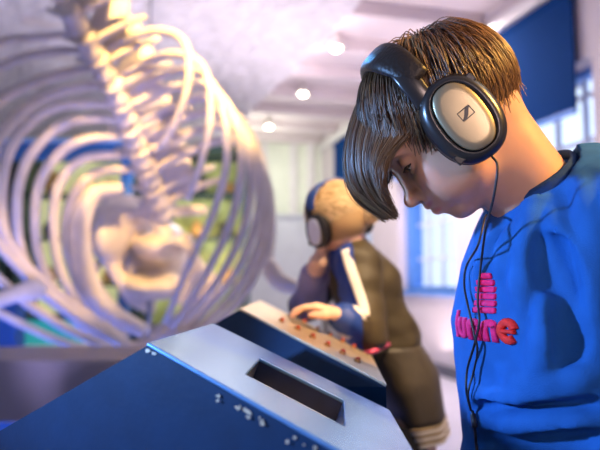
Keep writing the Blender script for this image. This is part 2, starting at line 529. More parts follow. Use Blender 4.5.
# cabinets along the far left, inside light given as glow of the back panels
m_lit = mat('lit_panel', (.55, .58, .30), .6, emis=(.85, .86, .42), estr=.5, nscale=3, namt=.25)
m_green = mat('green_backdrop', (.06, .28, .20), .6, emis=(.05, .30, .22), estr=.5, nscale=4, namt=.4)
m_lit2 = mat('lit_panel_green', (.30, .36, .12), .6, emis=(.55, .60, .18), estr=.22, nscale=6, namt=.8)
m_spec = mat('specimen_ochre', (.55, .33, .10), .7, nscale=9, namt=.3)
m_spec2 = mat('specimen_dark', (.05, .06, .05), .7, nscale=9, namt=.3)
for i, (x0, lab, mm) in enumerate(((-4.05, 'tall dark cabinet with a glowing panel, leftmost of the three behind the ribs', m_green),
                                   (-2.85, 'tall dark cabinet with a yellow lit back, middle of the three behind the ribs', m_lit),
                                   (-1.65, 'tall dark cabinet with a green lit back, seen through the skull and right ribs', m_lit2))):
    y0 = 6.6; W = 1.12; H = 2.35; c0 = np.array([x0 + W / 2, y0, 0])
    t = thing('display_cabinet', lab, 'cabinet', c0, 'lit cabinets behind the whale')
    b = MB()
    b.box(c0 + (-W / 2 + .03, 0, H / 2), (.06, .5, H)); b.box(c0 + (W / 2 - .03, 0, H / 2), (.06, .5, H))
    b.box(c0 + (0, 0, H - .03), (W - .12, .5, .06)); b.box(c0 + (0, 0, .2), (W - .12, .5, .4)); b.box(c0 + (0, .235, H / 2 + .15), (W - .12, .03, H - .42))
    b.build('carcass', m_dark, t)
    b = MB(); b.box(c0 + (0, .21, 1.40), (W - .16, .015, 1.72)); b.build('back_panel', mm, t)
    for z in (.95, 1.42, 1.86):
        b = MB(); b.box(c0 + (0, 0, z), (W - .125, .38, .025)); b.build('shelf', m_dark, t)
    k = 0
    for z in (.965, 1.435, 1.875):
        for xx in ((-.3, .02, .32) if i else (.32,)):
            k += 1
            s = .07 + .05 * rng.random(); xq = c0[0] + xx + .04 * rng.random(); z0 = z + .003
            b = MB()
            prof = [(.55, 0), (.75, .1), (1, .8), (.8, 1.5), (.45, 1.9), (.5, 2.2), (.2, 2.4)] if k % 3 else [(1, 0), (1.05, .2), (.6, .6), (.8, 1.2), (.3, 1.5)]
            b.loft([[np.array([xq + r * s * math.cos(a), y0 - .02 + r * s * math.sin(a), z0 + h * s]) for a in np.linspace(0, 2 * math.pi, 17)[:-1]] for r, h in prof])
            oo = b.build('specimen_jar', (m_spec if k % 2 else m_spec2), smooth=True)
            shelf = {.41: 'the bottom board', .965: 'the lowest shelf', 1.435: 'the middle shelf', 1.875: 'the top shelf'}[z]
            cab = ['the leftmost cabinet', 'the middle cabinet', 'the rightmost cabinet'][i]
            pos = {-.3: 'left', .02: 'middle', .32: 'right'}[xx]
            tag(oo, (('ochre' if k % 2 else 'dark') + ' specimen, %s of three on %s of %s' % (pos, shelf, cab)) if i else 'specimen at the right end of %s of the leftmost cabinet' % shelf, 'specimen', 'specimens in the lit cabinets')
            piv = Vector((xq, y0, z0)); oo.data.transform(Matrix.Translation(-piv)); oo.location = piv
# blue gallery rail in front of them
q0, q1 = P(-60, 152, 5.6), P(134, 152, 5.6)
t = thing('gallery_rail', 'blue horizontal rail crossing behind the left ribs of the whale', 'rail', (q0[0], 5.6, 0))
zc = (q0[2] + q1[2]) / 2
b = MB(); b.box(((q0[0] + q1[0]) / 2, q0[1], zc), (q1[0] - q0[0], .08, .15)); b.build('beam', m_blue, t, bevel=.01)
b = MB(); b.box(((q0[0] + q1[0]) / 2, q0[1], zc + .09), (q1[0] - q0[0], .16, .03)); b.build('handrail', mat('pale_blue_rail', (.25, .45, .85), .35, nscale=8, namt=.05), t, bevel=.01)
for x in (q0[0] + .05, q1[0] - .06):
    b = MB(); b.box((x, q0[1], (zc - .075) / 2), (.09, .07, zc - .075)); b.build('post', m_blue, t, bevel=.006)

# =================================================================== WHALE SKELETON
m_bone = mat('whale_bone', (.62, .56, .53), .6, nscale=9, namt=.14, bump=.25, bscale=35)
WH = thing('whale_skeleton', 'large pale whale skeleton with long curved ribs hanging on the left', 'whale skeleton', P(150, 200, 4.0))
sc_px = [(48, -45, 2.55), (60, -5, 2.75), (84, 38, 3.0), (103, 70, 3.2), (118, 100, 3.4), (130, 130, 3.6), (142, 160, 3.8), (152, 186, 4.0), (160, 206, 4.15)]
SPN = spline([P(*q) for q in sc_px], 60)


def vertebra(i, n):
    t = i / (n - 1) * 59
    c = SPN[min(59, int(round(t)))]; tg = SPN[min(59, int(t) + 1)] - SPN[max(0, int(t) - 1)]; tg /= np.linalg.norm(tg)
    d = c[1]
    px = d / F
    R = np.array([1, 0, 0.]); U = np.cross(R, tg); U /= np.linalg.norm(U)
    if U[2] < 0: U = -U
    R = np.cross(tg, U); R /= np.linalg.norm(R)
    if R[0] < 0: R = -R
    mb = MB()
    L = .068
    r = 13 * px
    prof = [(-1, .3), (-1, .95), (-.8, 1.02), (-.3, .8), (.3, .8), (.8, 1.02), (1, .95), (1, .3)]
    mb.loft([[c + tg * L * a + r * rr * (math.cos(q) * R + math.sin(q) * U) for q in np.linspace(0, 2 * math.pi, 17)[:-1]] for a, rr in prof])
    k = 1 - .45 * (i / n)
    XR = np.array([1, 0, 0.]); ZU = np.array([0, 0, 1.]); YB = np.array([0, 1., 0])
    # broad blade up to the right (spinous process)
    d1 = XR * .60 + ZU * .74 - YB * .18; d1 /= np.linalg.norm(d1)
    pts = [c + d1 * s * px for s in (4, 18, 36, 54 * (1 - .25 * i / n), 66 * (1 - .3 * i / n))]
    mb.tube(pts, [9 * px, 12 * px, 16 * px, 16.5 * px, 9 * px], 12, flat=(1, .24), ref=np.cross(d1, YB))
    # right transverse process
    d2 = XR * .93 + ZU * .25 - YB * .12; d2 /= np.linalg.norm(d2)
    pts = [c + d2 * s * px + ZU * px * b_ for s, b_ in ((4, 0), (20, 4), (42, 9), (64, 9))]
    mb.tube(pts, [6 * px, 5.5 * px, 6.5 * px, 4 * px], 10, flat=(1, .6), ref=YB)
    # left transverse process
    d3 = -XR * .9 + ZU * .12 - YB * .1; d3 /= np.linalg.norm(d3)
    pts = [c + d3 * s * px + ZU * px * b_ for s, b_ in ((4, 0), (14, 1), (24, 3))]
    mb.tube(pts, [5 * px, 4 * px, 4.6 * px], 10, flat=(1, .6), ref=YB)
    o = mb.build('vertebra', m_bone, WH, smooth=True)
    return c


NV = 12
VC = [vertebra(i, NV) for i in range(NV)]

RIBS = [  # px, px, depth ; radius px ; left side near -> far
    ([(74, 32, 2.95), (45, 37, 2.9), (0, 42, 2.8), (-50, 70, 2.6), (-95, 150, 2.4), (-80, 240, 2.4), (-20, 300, 2.6), (45, 335, 2.8), (95, 352, 3.0)], 5),
    ([(88, 52, 3.1), (60, 51, 3.05), (10, 62, 2.95), (-40, 95, 2.8), (-62, 160, 2.65), (-45, 225, 2.6), (5, 285, 2.75), (60, 325, 2.95), (112, 350, 3.1)], 5.5),
    ([(98, 67, 3.2), (70, 72, 3.15), (30, 84, 3.05), (-5, 105, 2.95), (-32, 150, 2.85), (-25, 205, 2.8), (10, 258, 2.9), (66, 308, 3.05), (125, 346, 3.2)], 6),
    ([(106, 86, 3.3), (78, 88, 3.25), (45, 97, 3.2), (18, 115, 3.1), (-6, 150, 3.0), (-4, 200, 2.95), (14, 252, 3.0), (66, 300, 3.15), (128, 344, 3.3)], 6),
    ([(114, 106, 3.4), (85, 104, 3.35), (55, 108, 3.3), (30, 123, 3.25), (10, 150, 3.15), (2, 190, 3.1), (6, 235, 3.1), (30, 282, 3.2), (80, 322, 3.35)], 5.5),
    ([(121, 121, 3.5), (95, 119, 3.45), (68, 123, 3.4), (45, 138, 3.35), (25, 165, 3.3), (17, 200, 3.25), (20, 245, 3.3), (38, 285, 3.35), (82, 326, 3.5)], 5.5),
    ([(126, 138, 3.6), (102, 137, 3.55), (78, 142, 3.5), (57, 156, 3.5), (40, 182, 3.45), (35, 220, 3.4), (40, 260, 3.45), (56, 292, 3.5)], 5.5),
    ([(133, 156, 3.75), (108, 155, 3.7), (84, 159, 3.65), (66, 173, 3.65), (55, 198, 3.6), (54, 238, 3.6), (62, 275, 3.6), (80, 306, 3.65)], 5.5),
    ([(138, 171, 3.85), (115, 169, 3.8), (94, 174, 3.8), (78, 189, 3.75), (68, 215, 3.75), (68, 250, 3.75), (82, 290, 3.75), (104, 318, 3.8)], 6),
    # right side near -> far
    ([(100, 55, 3.15), (128, 38, 3.1), (155, 31, 3.05), (177, 36, 3.0), (188, 52, 2.95), (188, 85, 2.95), (177, 120, 3.0), (160, 148, 3.05)], 4.6),
    ([(112, 80, 3.3), (145, 62, 3.25), (175, 54, 3.2), (198, 62, 3.15), (209, 85, 3.1), (210, 120, 3.1), (202, 160, 3.15), (188, 200, 3.2)], 4.6),
    ([(120, 98, 3.42), (155, 78, 3.38), (190, 70, 3.3), (212, 84, 3.25), (224, 115, 3.2), (227, 160, 3.2), (214, 212, 3.2), (190, 262, 3.2), (166, 322, 3.25)], 4.6),
    ([(126, 112, 3.52), (160, 94, 3.48), (200, 84, 3.4), (224, 100, 3.35), (238, 132, 3.3), (241, 175, 3.3), (230, 225, 3.3), (204, 278, 3.3), (172, 328, 3.3)], 4.8),
    ([(131, 126, 3.6), (168, 108, 3.55), (208, 98, 3.48), (233, 116, 3.42), (248, 148, 3.4), (251, 190, 3.4), (241, 236, 3.38), (215, 284, 3.38), (176, 332, 3.38)], 4.8),
    ([(137, 140, 3.68), (175, 122, 3.62), (215, 112, 3.55), (242, 130, 3.5), (257, 162, 3.5), (259, 204, 3.48), (249, 246, 3.46), (224, 290, 3.45), (182, 335, 3.45)], 4.8),
    ([(142, 156, 3.78), (180, 138, 3.7), (222, 126, 3.65), (248, 144, 3.6), (263, 175, 3.6), (265, 214, 3.58), (256, 254, 3.55), (232, 296, 3.52), (190, 337, 3.5)], 4.8),
    ([(148, 172, 3.86), (186, 152, 3.8), (228, 140, 3.75), (253, 156, 3.7), (268, 186, 3.7), (270, 222, 3.68), (262, 260, 3.65), (240, 300, 3.6), (200, 338, 3.6)], 5),
]
for k, (pp, r) in enumerate(RIBS):
    pts = spline([P(*q) for q in pp], 44)
    rad = [r * pts[i][1] / F * (1.0 + .25 * math.sin(math.pi * i / 43)) * (.62 + .38 * min(1, i / 5)) for i in range(44)]
    MB().tube(pts, rad, 12, flat=(1, .72), ref=(0, 1, 0)).build('rib', m_bone, WH, smooth=True)
# broad first ribs / shoulder blade and breast cartilage
for pp, rr, fl in ((((122, 188, 3.9), (95, 194, 3.85), (80, 218, 3.8), (80, 255, 3.8), (92, 290, 3.8), (115, 315, 3.8), (145, 332, 3.8)), (11, 15, 18, 19, 18, 15, 12), (1, .6)),
                   (((236, 112, 3.9), (254, 140, 3.95), (266, 180, 4.0), (271, 225, 4.0), (268, 262, 4.0)), (4, 6, 8, 10, 9), (1, .6))):
    pts = spline([P(*q) for q in pp], 30); rad = np.interp(np.linspace(0, 1, 30), np.linspace(0, 1, len(rr)), rr) * 3.85 / F
    MB().tube(pts, rad, 14, flat=fl, ref=(0, 1, 0)).build('broad_rib', m_bone, WH, smooth=True)
pts = spline([P(*q) for q in ((70, 312, 3.2), (104, 340, 3.3), (140, 350, 3.35), (172, 334, 3.35), (196, 340, 3.4))], 20)
MB().tube(pts, [.05 + .025 * math.sin(i / 19 * math.pi) for i in range(20)], 12, flat=(1, .6), ref=(0, 1, 0)).build('breastbone', m_bone, WH, smooth=True)
# flipper bones
pts = spline([P(*q) for q in ((-60, 318, 2.5), (-20, 306, 2.55), (20, 293, 2.65), (44, 288, 2.75))], 16)
MB().tube(pts, np.array([11, 8, 7, 7, 7, 7, 7, 7.5, 8, 8, 9, 10, 11, 11, 9, 5]) * 2.65 / F, 12, ref=(0, 1, 0)).build('flipper_bone', m_bone, WH, smooth=True)
pts = spline([P(*q) for q in ((268, 262, 3.9), (278, 280, 3.85), (296, 288, 3.8), (318, 300, 3.75))], 16)
MB().tube(pts, np.array([6, 8, 9, 9, 9, 9, 9, 9, 8, 8, 7, 7, 6, 6, 5, 3]) * 3.8 / F, 12, ref=(0, 1, 0)).build('flipper_bone', m_bone, WH, smooth=True)
# skull
c0 = P(140, 245, 4.4)
vs = Vol(axis([(c0[0] - .62, c0[0] + .62, .014)]), axis([(c0[1] - .6, c0[1] + .75, .018)]), axis([(c0[2] - .62, c0[2] + .5, .014)]))
S_ = lambda u, v, d: P(u, v, d)
vs.ell(S_(112, 232, 4.35), (.13, .24, .22), k=.05)
vs.ell(S_(128, 218, 4.5), (.20, .28, .16), k=.06)
vs.ell(S_(160, 247, 4.4), (.17, .26, .10), k=.05)
vs.cone(S_(118, 214, 4.25), S_(203, 210, 4.25), .05, .035, k=.04)
vs.cone(S_(150, 205, 4.2), S_(165, 232, 4.25), .07, .06, k=.05)
vs.ell(S_(156, 286, 4.45), (.20, .34, .10), k=.05)
vs.cone(S_(186, 240, 4.35), S_(196, 268, 4.35), .05, .05, k=.04)
vs.cone(S_(196, 268, 4.35), S_(180, 298, 4.35), .05, .05, k=.04)
vs.cone(S_(104, 250, 4.3), S_(128, 292, 4.35), .06, .05, k=.05)
vs.cone(S_(140, 292, 4.6), S_(150, 310, 5.0), .12, .04, k=.06)
vs.ell(S_(155, 258, 4.78), (.27, .22, .30), k=.05)
vs.ell(S_(173, 258, 4.25), (.085, .30, .085), k=.03, mode='sub')
vs.ell(S_(152, 273, 4.25), (.17, .26, .065), k=.03, mode='sub')
vs.ell(S_(132, 252, 4.15), (.04, .12, .06), k=.03, mode='sub')
V, Q = vs.mesh(2)
link('skull', V, Q, m_bone, WH)
for side in ((78, 300), (206, 296)):
    pts = spline([S_(side[0] + (18 if side[0] < 140 else -12), 262, 4.5), S_(side[0] + 6, 285, 4.5), S_(*side, 4.55), S_(140 + (side[0] - 140) * .6, 322, 4.7), S_(140 + (side[0] - 140) * .25, 332, 4.95)], 20)
    MB().tube(pts, [.045 + .03 * math.sin(i / 19 * math.pi) for i in range(20)], 12, ref=(0, 1, 0)).build('jaw_bone', m_bone, WH, smooth=True)
m_steel = mat('grey_steel', (.3, .3, .32), .35, .8, nscale=20, namt=.05)
for q, zt in ((VC[3], 3.3), (VC[9], 3.34)):
    MB().tube([q + (0, 0, .02), (q[0], q[1], zt)], .005, 8).build('hanging_wire', m_steel, WH)
q = S_(150, 290, 4.45)
MB().tube([(q[0], q[1], 0), q], .02, 10).build('support_rod', m_steel, WH)

# =================================================================== CONSOLES
PN = np.array([.3694, .0042, .9293]); PN /= np.linalg.norm(PN)
m_cblue = mat('console_blue', (.0008, .019, .060), .45, nscale=30, namt=.12, bump=.03, bscale=160, spec=.25)
m_metal = mat('brushed_metal', (.12, .27, .52), .26, .5, nscale=14, namt=.10, bump=.03, bscale=220)
m_cream = mat('cream_metal', (.50, .41, .27), .34, .4, nscale=14, namt=.12, bump=.03, bscale=200)
m_recess = mat('recess_blue', (.010, .022, .07), .45, nscale=30, namt=.2)
m_wood = mat('worn_ledge', (.42, .37, .29), .5, .2, nscale=70, namt=.45, detail=8)
m_red = mat('red_button', (.40, .045, .012), .3, nscale=20, namt=.05)
m_brass = mat('brass', (.45, .28, .12), .3, .9, nscale=20, namt=.1)
m_primer = mat('bare_primer', (.42, .31, .19), .5, nscale=200, namt=.3)


def drop(q, dz): return np.array([q[0], q[1], q[2] - dz])


def console(A, N_, C, D, lab, plate_m, hole=None, backpts=None):
    """A,N near edge (peak, foot), C,D far edge; desk slopes down towards the child side"""
    t = thing('control_console', lab, 'console', (A[0], (A[1] + C[1]) / 2, 0))
    th = .004
    dn = -PN * th
    # body: near outline extruded towards the far outline
    B = backpts                                     # lower back corner of the near end
    near = [A + dn, N_ + dn, np.array([N_[0], N_[1], N_[2] - .10]), np.array([N_[0] - .06, N_[1] + .04, 0]), np.array([B[0] + .05, B[1] - .03, 0]), B]
    far = [q + (C - A) if i in (0, 4, 5) else q + (D - N_) for i, q in enumerate(near)]
    n = len(near)
    mb = MB(); mb._add(near + far, [list(range(n)), list(range(n, 2 * n))[::-1]] + [[i, n + i, n + (i + 1) % n, (i + 1) % n] for i in range(n) if not (hole is not None and i == 0)])
    mb.build('body', m_cblue, t)
    # plate with an opening
    ec = (N_ - A); ec = ec / np.linalg.norm(ec)
    p = MB()
    if hole is None:
        p.prism([A, N_, D, C], dn)
    else:
        a, b_, c_, d_ = hole                         # far-left, far-right, near-right, near-left
        for q4 in ((A, N_, c_, d_), (N_, D, b_, c_), (D, C, a, b_), (C, A, d_, a)): p.prism(list(q4), dn)
    p.build('top_plate', plate_m, t, bevel=.0015)
    if hole is not None:
        a, b_, c_, d_ = hole
        dp = -PN * .024
        r = MB()
        for s, e in ((a, b_), (b_, c_), (c_, d_), (d_, a)): r.quad(s + dn * .9, e + dn * .9, e + dp, s + dp)
        r.build('recess', m_recess, t)
        r = MB(); r.quad(a + dp, b_ + dp, c_ + dp, d_ + dp); r.build('recess_floor', m_wood, t)
        r = MB(); w = (c_ - d_); r.tube([c_ + dp * .85 + (b_ - c_) * .12 - w * .10, c_ + dp * .85 + (b_ - c_) * .12 - w * .02], .003, 8); r.build('pin', m_brass, t)
    if hole is None: return t
    # bare spots where the paint has chipped off along the near edge
    o1 = np.cross(ec, PN); o1 /= np.linalg.norm(o1)
    if o1[1] > 0: o1 = -o1
    dv = np.cross(o1, ec); dv = dv if dv[2] < 0 else -dv
    L = np.linalg.norm(N_ - A); e = MB(); rr_ = np.random.default_rng(12)
    spots = [(.004, .003, .0035, .002), (.012, .002, .003, .0012)]
    for k in range(22):
        tt_ = rr_.choice([.33, .42, .47, .55, .60, .66, .74]) + rr_.normal(0, .018)
        spots.append((tt_ * L, .003 + abs(rr_.normal(0, .0035)), .0008 + .0022 * rr_.random() ** 2, .0006 + .0012 * rr_.random()))
    for (x, y, a_, b_) in spots:
        n = 9; ang = np.linspace(0, 2 * math.pi, n + 1)[:-1]; jit = 1 + rr_.normal(0, .25, n)
        e.prism([A + dn + ec * (x + a_ * j * math.cos(g)) + dv * (y + b_ * j * math.sin(g)) + o1 * .0001 for g, j in zip(ang, jit)], o1 * .0003)
    e.build('chipped_paint', m_primer, t)['kind'] = 'stuff'
    return t


A1, N1, C1, D1 = P(148, 342, .57), P(448, 510, .57 / 1.403), P(213, 323, .57 * 2.246 / 1.403), P(390, 410, .57 * 1.843 / 1.403)
C1 = hit(213, 323, A1, PN); D1 = hit(390, 410, A1, PN); N1 = hit(448, 510, A1, PN)
nend = np.cross(N1 - A1, Z3)
B1 = hit(-40, 454, A1, nend)
hole = [hit(u, v, A1, PN) for u, v in ((260.5, 358.6), (343.6, 400), (345.5, 426.7), (246, 374.5))]
console(A1, N1, C1, D1, 'blue console in front with a rectangular slot in its silver top', m_metal, hole, B1)

A2 = P(240, 308, 1.12)
N2, C2, D2 = hit(387, 384, A2, PN), hit(260, 300, A2, PN), hit(372, 356, A2, PN)
B2 = A2 + (B1 - A1) * 1.15
con2 = console(A2, N2, C2, D2, 'blue console behind with a cream top carrying rows of small buttons', m_cream, None, B2)
# two rows of push buttons
for row, pts in enumerate((((281, 322), (297, 330), (312, 338), (327, 346), (342, 354), (357, 362)),
                           ((290, 317), (304, 323), (317, 330), (330, 336), (342, 342), (353, 348)))):
    for (u, v) in pts:
        q = hit(u, v, A2, PN); r = .0056 if row == 0 else .0052
        bz = MB(); bz.tube([q - PN * .001, q + PN * .004], r, 14); ob = bz.build('button', m_brass, con2)
        kz = MB(); kz.tube([q + PN * .003, q + PN * .0065, q + PN * .0085], [r * .72, r * .72, r * .4], 12)
        k_ = link('button_cap', kz.v, kz.f, m_red, None, True)
        k_.parent = ob; k_.location = (0, 0, 0)
# =================================================================== THE BOY
TH, YAW = math.radians(48), math.radians(8)
_f = np.array([-math.cos(TH), 0, -math.sin(TH)]); _l = np.array([0, -1., 0]); _u = np.array([-math.sin(TH), 0, math.cos(TH)])


def rz(v, a): return np.array([v[0] * math.cos(a) - v[1] * math.sin(a), v[0] * math.sin(a) + v[1] * math.cos(a), v[2]])


HF, HL, HU = rz(_f, -YAW), rz(_l, -YAW), rz(_u, -YAW)
HR = np.stack([HF, HL, HU], 1)                    # head axes as columns
HO = P(464, 116, .665) - HL * .098                # point midway between the ears


def H(f, l, u): return HO + HR @ np.array([f, l, u], float)


def K(f, l, u): return H(f * .82 if f > 0 else f, l, u + .009)      # facial features


def toH(q): return (np.asarray(q) - HO) @ HR


TF, TL = rz(np.array([-1., 0, 0]), math.radians(22)), rz(np.array([0, -1., 0]), math.radians(22))
TC = np.array([.314, .772, 0])
NB = P(536, 187, .765)


def TB(l, f, z): return TC + TL * l + TF * f + np.array([0, 0, z])


# joints
SH = [TB(.118, -.005, 1.068), TB(-.112, -.040, 1.060)]
EL = [TB(.165, -.035, .825), TB(-.150, -.085, .825)]
WR = [TB(.135, .055, .655), TB(-.135, -.015, .655)]
HIP = [TB(.066, -.01, .66), TB(-.066, -.01, .66)]
KN = [TB(.075, .0, .365), TB(-.075, .0, .365)]
AN = [TB(.08, -.025, .075), TB(-.08, -.025, .075)]

body = Vol(axis([(.06, .245, .0019), (.245, .34, .0032), (.34, .47, .005)]),
           axis([(.52, .645, .0045), (.645, .84, .0021), (.84, 1.0, .0045)]),
           axis([(-.005, .60, .007), (.60, .80, .0045), (.80, 1.03, .006), (1.03, 1.31, .0019)]))
hk = lambda *a: H(*a)
# skull and face
body.ell(H(-.019, 0, .043), (.087, .074, .078), HR, k=.01)
body.ell(K(.040, 0, .030), (.044, .060, .056), HR, k=.02)
body.ell(K(.040, 0, -.022), (.040, .052, .056), HR, k=.025)
body.ell(K(.030, 0, -.050), (.038, .048, .034), HR, k=.02)
body.ell(K(.068, 0, -.070), (.016, .019, .013), HR, k=.016)
for s in (1, -1):
    body.ell(K(.060, s * .033, -.030), (.024, .022, .028), HR, k=.02)          # cheek
    body.ell(K(.080, s * .028, .024), (.013, .024, .008), HR, k=.012)           # brow
    body.cone(K(.028, s * .045, -.045), K(-.006, s * .055, -.010), .012, .012, k=.03)
# nose
body.cone(K(.085, 0, .014), K(.102, 0, -.017), .0075, .0085, k=.012)
body.ell(K(.1090, 0, -.0205), (.0105, .0095, .0090), HR, k=.006)
for s in (1, -1): body.ell(K(.0965, s * .0100, -.0235), (.0085, .0065, .0068), HR, k=.005)
# mouth
body.ell(K(.083, 0, -.043), (.016, .024, .016), HR, k=.014)
body.cone(K(.0985, .004, -.0395), K(.0835, .019, -.0430), .0048, .0022, k=.004); body.cone(K(.0985, -.004, -.0395), K(.0835, -.019, -.0430), .0048, .0022, k=.004)
body.cone(K(.0985, .004, -.0395), K(.0985, -.004, -.0395), .0048, .0048, k=.004)
body.cone(K(.0955, .006, -.0505), K(.083, .016, -.0460), .0052, .0026, k=.004); body.cone(K(.0955, -.006, -.0505), K(.083, -.016, -.0460), .0052, .0026, k=.004)
body.cone(K(.0955, .006, -.0505), K(.0955, -.006, -.0505), .0052, .0052, k=.004)
for s in (1, -1):
    body.cone(K(.1045, 0, -.0450), K(.092, s * .015, -.0448), .0018, .0015, k=.0025, mode='sub'); body.cone(K(.092, s * .015, -.0448), K(.083, s * .0225, -.0452), .0014, .0014, k=.003, mode='sub')
    body.ell(K(.0985, s * .0052, -.0295), (.0052, .0032, .0038), HR, k=.002, mode='sub')   # nostril
    # eye socket, lids
    body.ell(K(.0925, s * .031, .0085), (.016, .019, .0115), HR, k=.012, mode='sub')
    body.ell(K(.0725, s * .0300, .0085), (.0142, .0148, .0142), HR, k=.004)
    body.ell(K(.0885, s * .0315, .0042), (.0075, .0135, .0030), HR, k=.0025, mode='sub')   # opening, gaze lowered
    # ears
    body.ell(H(-.004, s * .070, .0), (.016, .008, .028), HR, k=.006)
# neck
body.cone(H(-.034, 0, -.020), NB + np.array([.012, 0, -.02]), .046, .044, k=.03)
body.cone(H(-.012, 0, -.045), NB + np.array([-.002, 0, -.03]), .034, .042, k=.02)
# trunk, limbs (under the clothes)
body.stack(TC, TF, TL, [(.60, .10, .075, 0), (.66, .112, .078, 0), (.80, .098, .064, .010), (.95, .106, .080, .016), (1.02, .100, .066, .012), (1.06, .080, .050, .008), (1.085, .05, .04, .012)], k=.02)
for i, s in enumerate((1, -1)):
    body.cone(TB(s * .05, 0, 1.070), SH[i], .036, .036, k=.03)
    body.chain([SH[i], EL[i], WR[i]], [.034, .029, .022], k=.02)
    body.chain([HIP[i], KN[i], AN[i]], [.072, .046, .032], k=.03)
    body.cone(AN[i] + np.array([0, 0, -.03]), AN[i] + TF * .11 + np.array([0, 0, -.045]), .030, .022, k=.02)
    # hand
    fw = WR[i] - EL[i]; fw /= np.linalg.norm(fw)
    fw = fw * .55 + np.array([0, 0, -.55]) - TL * s * .12; fw /= np.linalg.norm(fw)
    sd = np.cross(fw, TL * s); sd /= np.linalg.norm(sd)                # across the palm
    if np.dot(sd, TF) < 0: sd = -sd
    pn = np.cross(fw, sd); pn /= np.linalg.norm(pn)
    if np.dot(pn, -TL * s) < 0: pn = -pn                               # palm faces the body
    w = WR[i]
    body.cone(w, w + fw * .03, .022, .024, k=.012, sc=(pn, .6))
    for q in (-.02, -.007, .007, .02): body.cone(w + fw * .025 + sd * q * .7, w + fw * .062 + sd * q * 1.1, .011, .0095, k=.008)
    for q, L in ((.024, .052), (.008, .060), (-.008, .056), (-.023, .044)):
        a = w + fw * .062 + sd * q * 1.1
        bq = a + fw * L * .45 + pn * L * .10 + sd * q * .12
        cq = bq + fw * L * .30 + pn * L * .20
        dq = cq + fw * L * .16 + pn * L * .22
        body.chain([a, bq, cq, dq], [.0080, .0074, .0068, .0058], k=.003)
    a = w + fw * .018 + sd * .018 + pn * .004
    body.chain([a, a + sd * .022 + fw * .022 + pn * .012, a + sd * .030 + fw * .044 + pn * .022, a + sd * .028 + fw * .060 + pn * .028], [.012, .0092, .0082, .0064], k=.006)

V, Q = body.mesh(1)
hv = (V - HO) @ HR
d_l = np.minimum(np.linalg.norm((hv - [.0925 * .82, 0, -.0312]) / [.0095, .020, .0045], axis=1), np.linalg.norm((hv - [.0905 * .82, 0, -.0415]) / [.0095, .017, .0058], axis=1))
lip = np.clip((1.25 - d_l) / .4, 0, 1) * (hv[:, 0] > .062)
blush = np.clip(1 - np.linalg.norm((hv[:, None] - np.array([[[.054, .04, -.02], [.054, -.04, -.02]]])) / .03, axis=2).min(1), 0, 1)

m_skin = bpy.data.materials.new('skin'); m_skin.use_nodes = True
nt = m_skin.node_tree; bb = nt.nodes['Principled BSDF']
bb.inputs['Roughness'].default_value = .46; bb.inputs['Subsurface Weight'].default_value = .25
bb.inputs['Subsurface Radius'].default_value = (.010, .004, .002); bb.inputs['Subsurface Scale'].default_value = .6
a1 = nt.nodes.new('ShaderNodeAttribute'); a1.attribute_name = 'lip'; a2 = nt.nodes.new('ShaderNodeAttribute'); a2.attribute_name = 'blush'
mx1 = nt.nodes.new('ShaderNodeMix'); mx1.data_type = 'RGBA'; mx2 = nt.nodes.new('ShaderNodeMix'); mx2.data_type = 'RGBA'
nz = nt.nodes.new('ShaderNodeTexNoise'); nz.inputs['Scale'].default_value = 90; tcn = nt.nodes.new('ShaderNodeTexCoord')
nt.links.new(tcn.outputs['Object'], nz.inputs['Vector'])
mx0 = nt.nodes.new('ShaderNodeMix'); mx0.data_type = 'RGBA'; mx0.inputs[6].default_value = (.57, .30, .18, 1); mx0.inputs[7].default_value = (.63, .34, .21, 1)
nt.links.new(nz.outputs['Fac'], mx0.inputs[0]); nt.links.new(mx0.outputs[2], mx1.inputs[6]); mx1.inputs[7].default_value = (.62, .24, .20, 1)
nt.links.new(a2.outputs['Fac'], mx1.inputs[0]); nt.links.new(mx1.outputs[2], mx2.inputs[6]); mx2.inputs[7].default_value = (.48, .10, .10, 1)
nt.links.new(a1.outputs['Fac'], mx2.inputs[0]); nt.links.new(mx2.outputs[2], bb.inputs['Base Color'])

BOY = link('person', V, Q, m_skin, attrs={'lip': lip, 'blush': blush * .5})
tag(BOY, 'dark haired child in a blue sweater and headphones looking down, in front on the right', 'person')

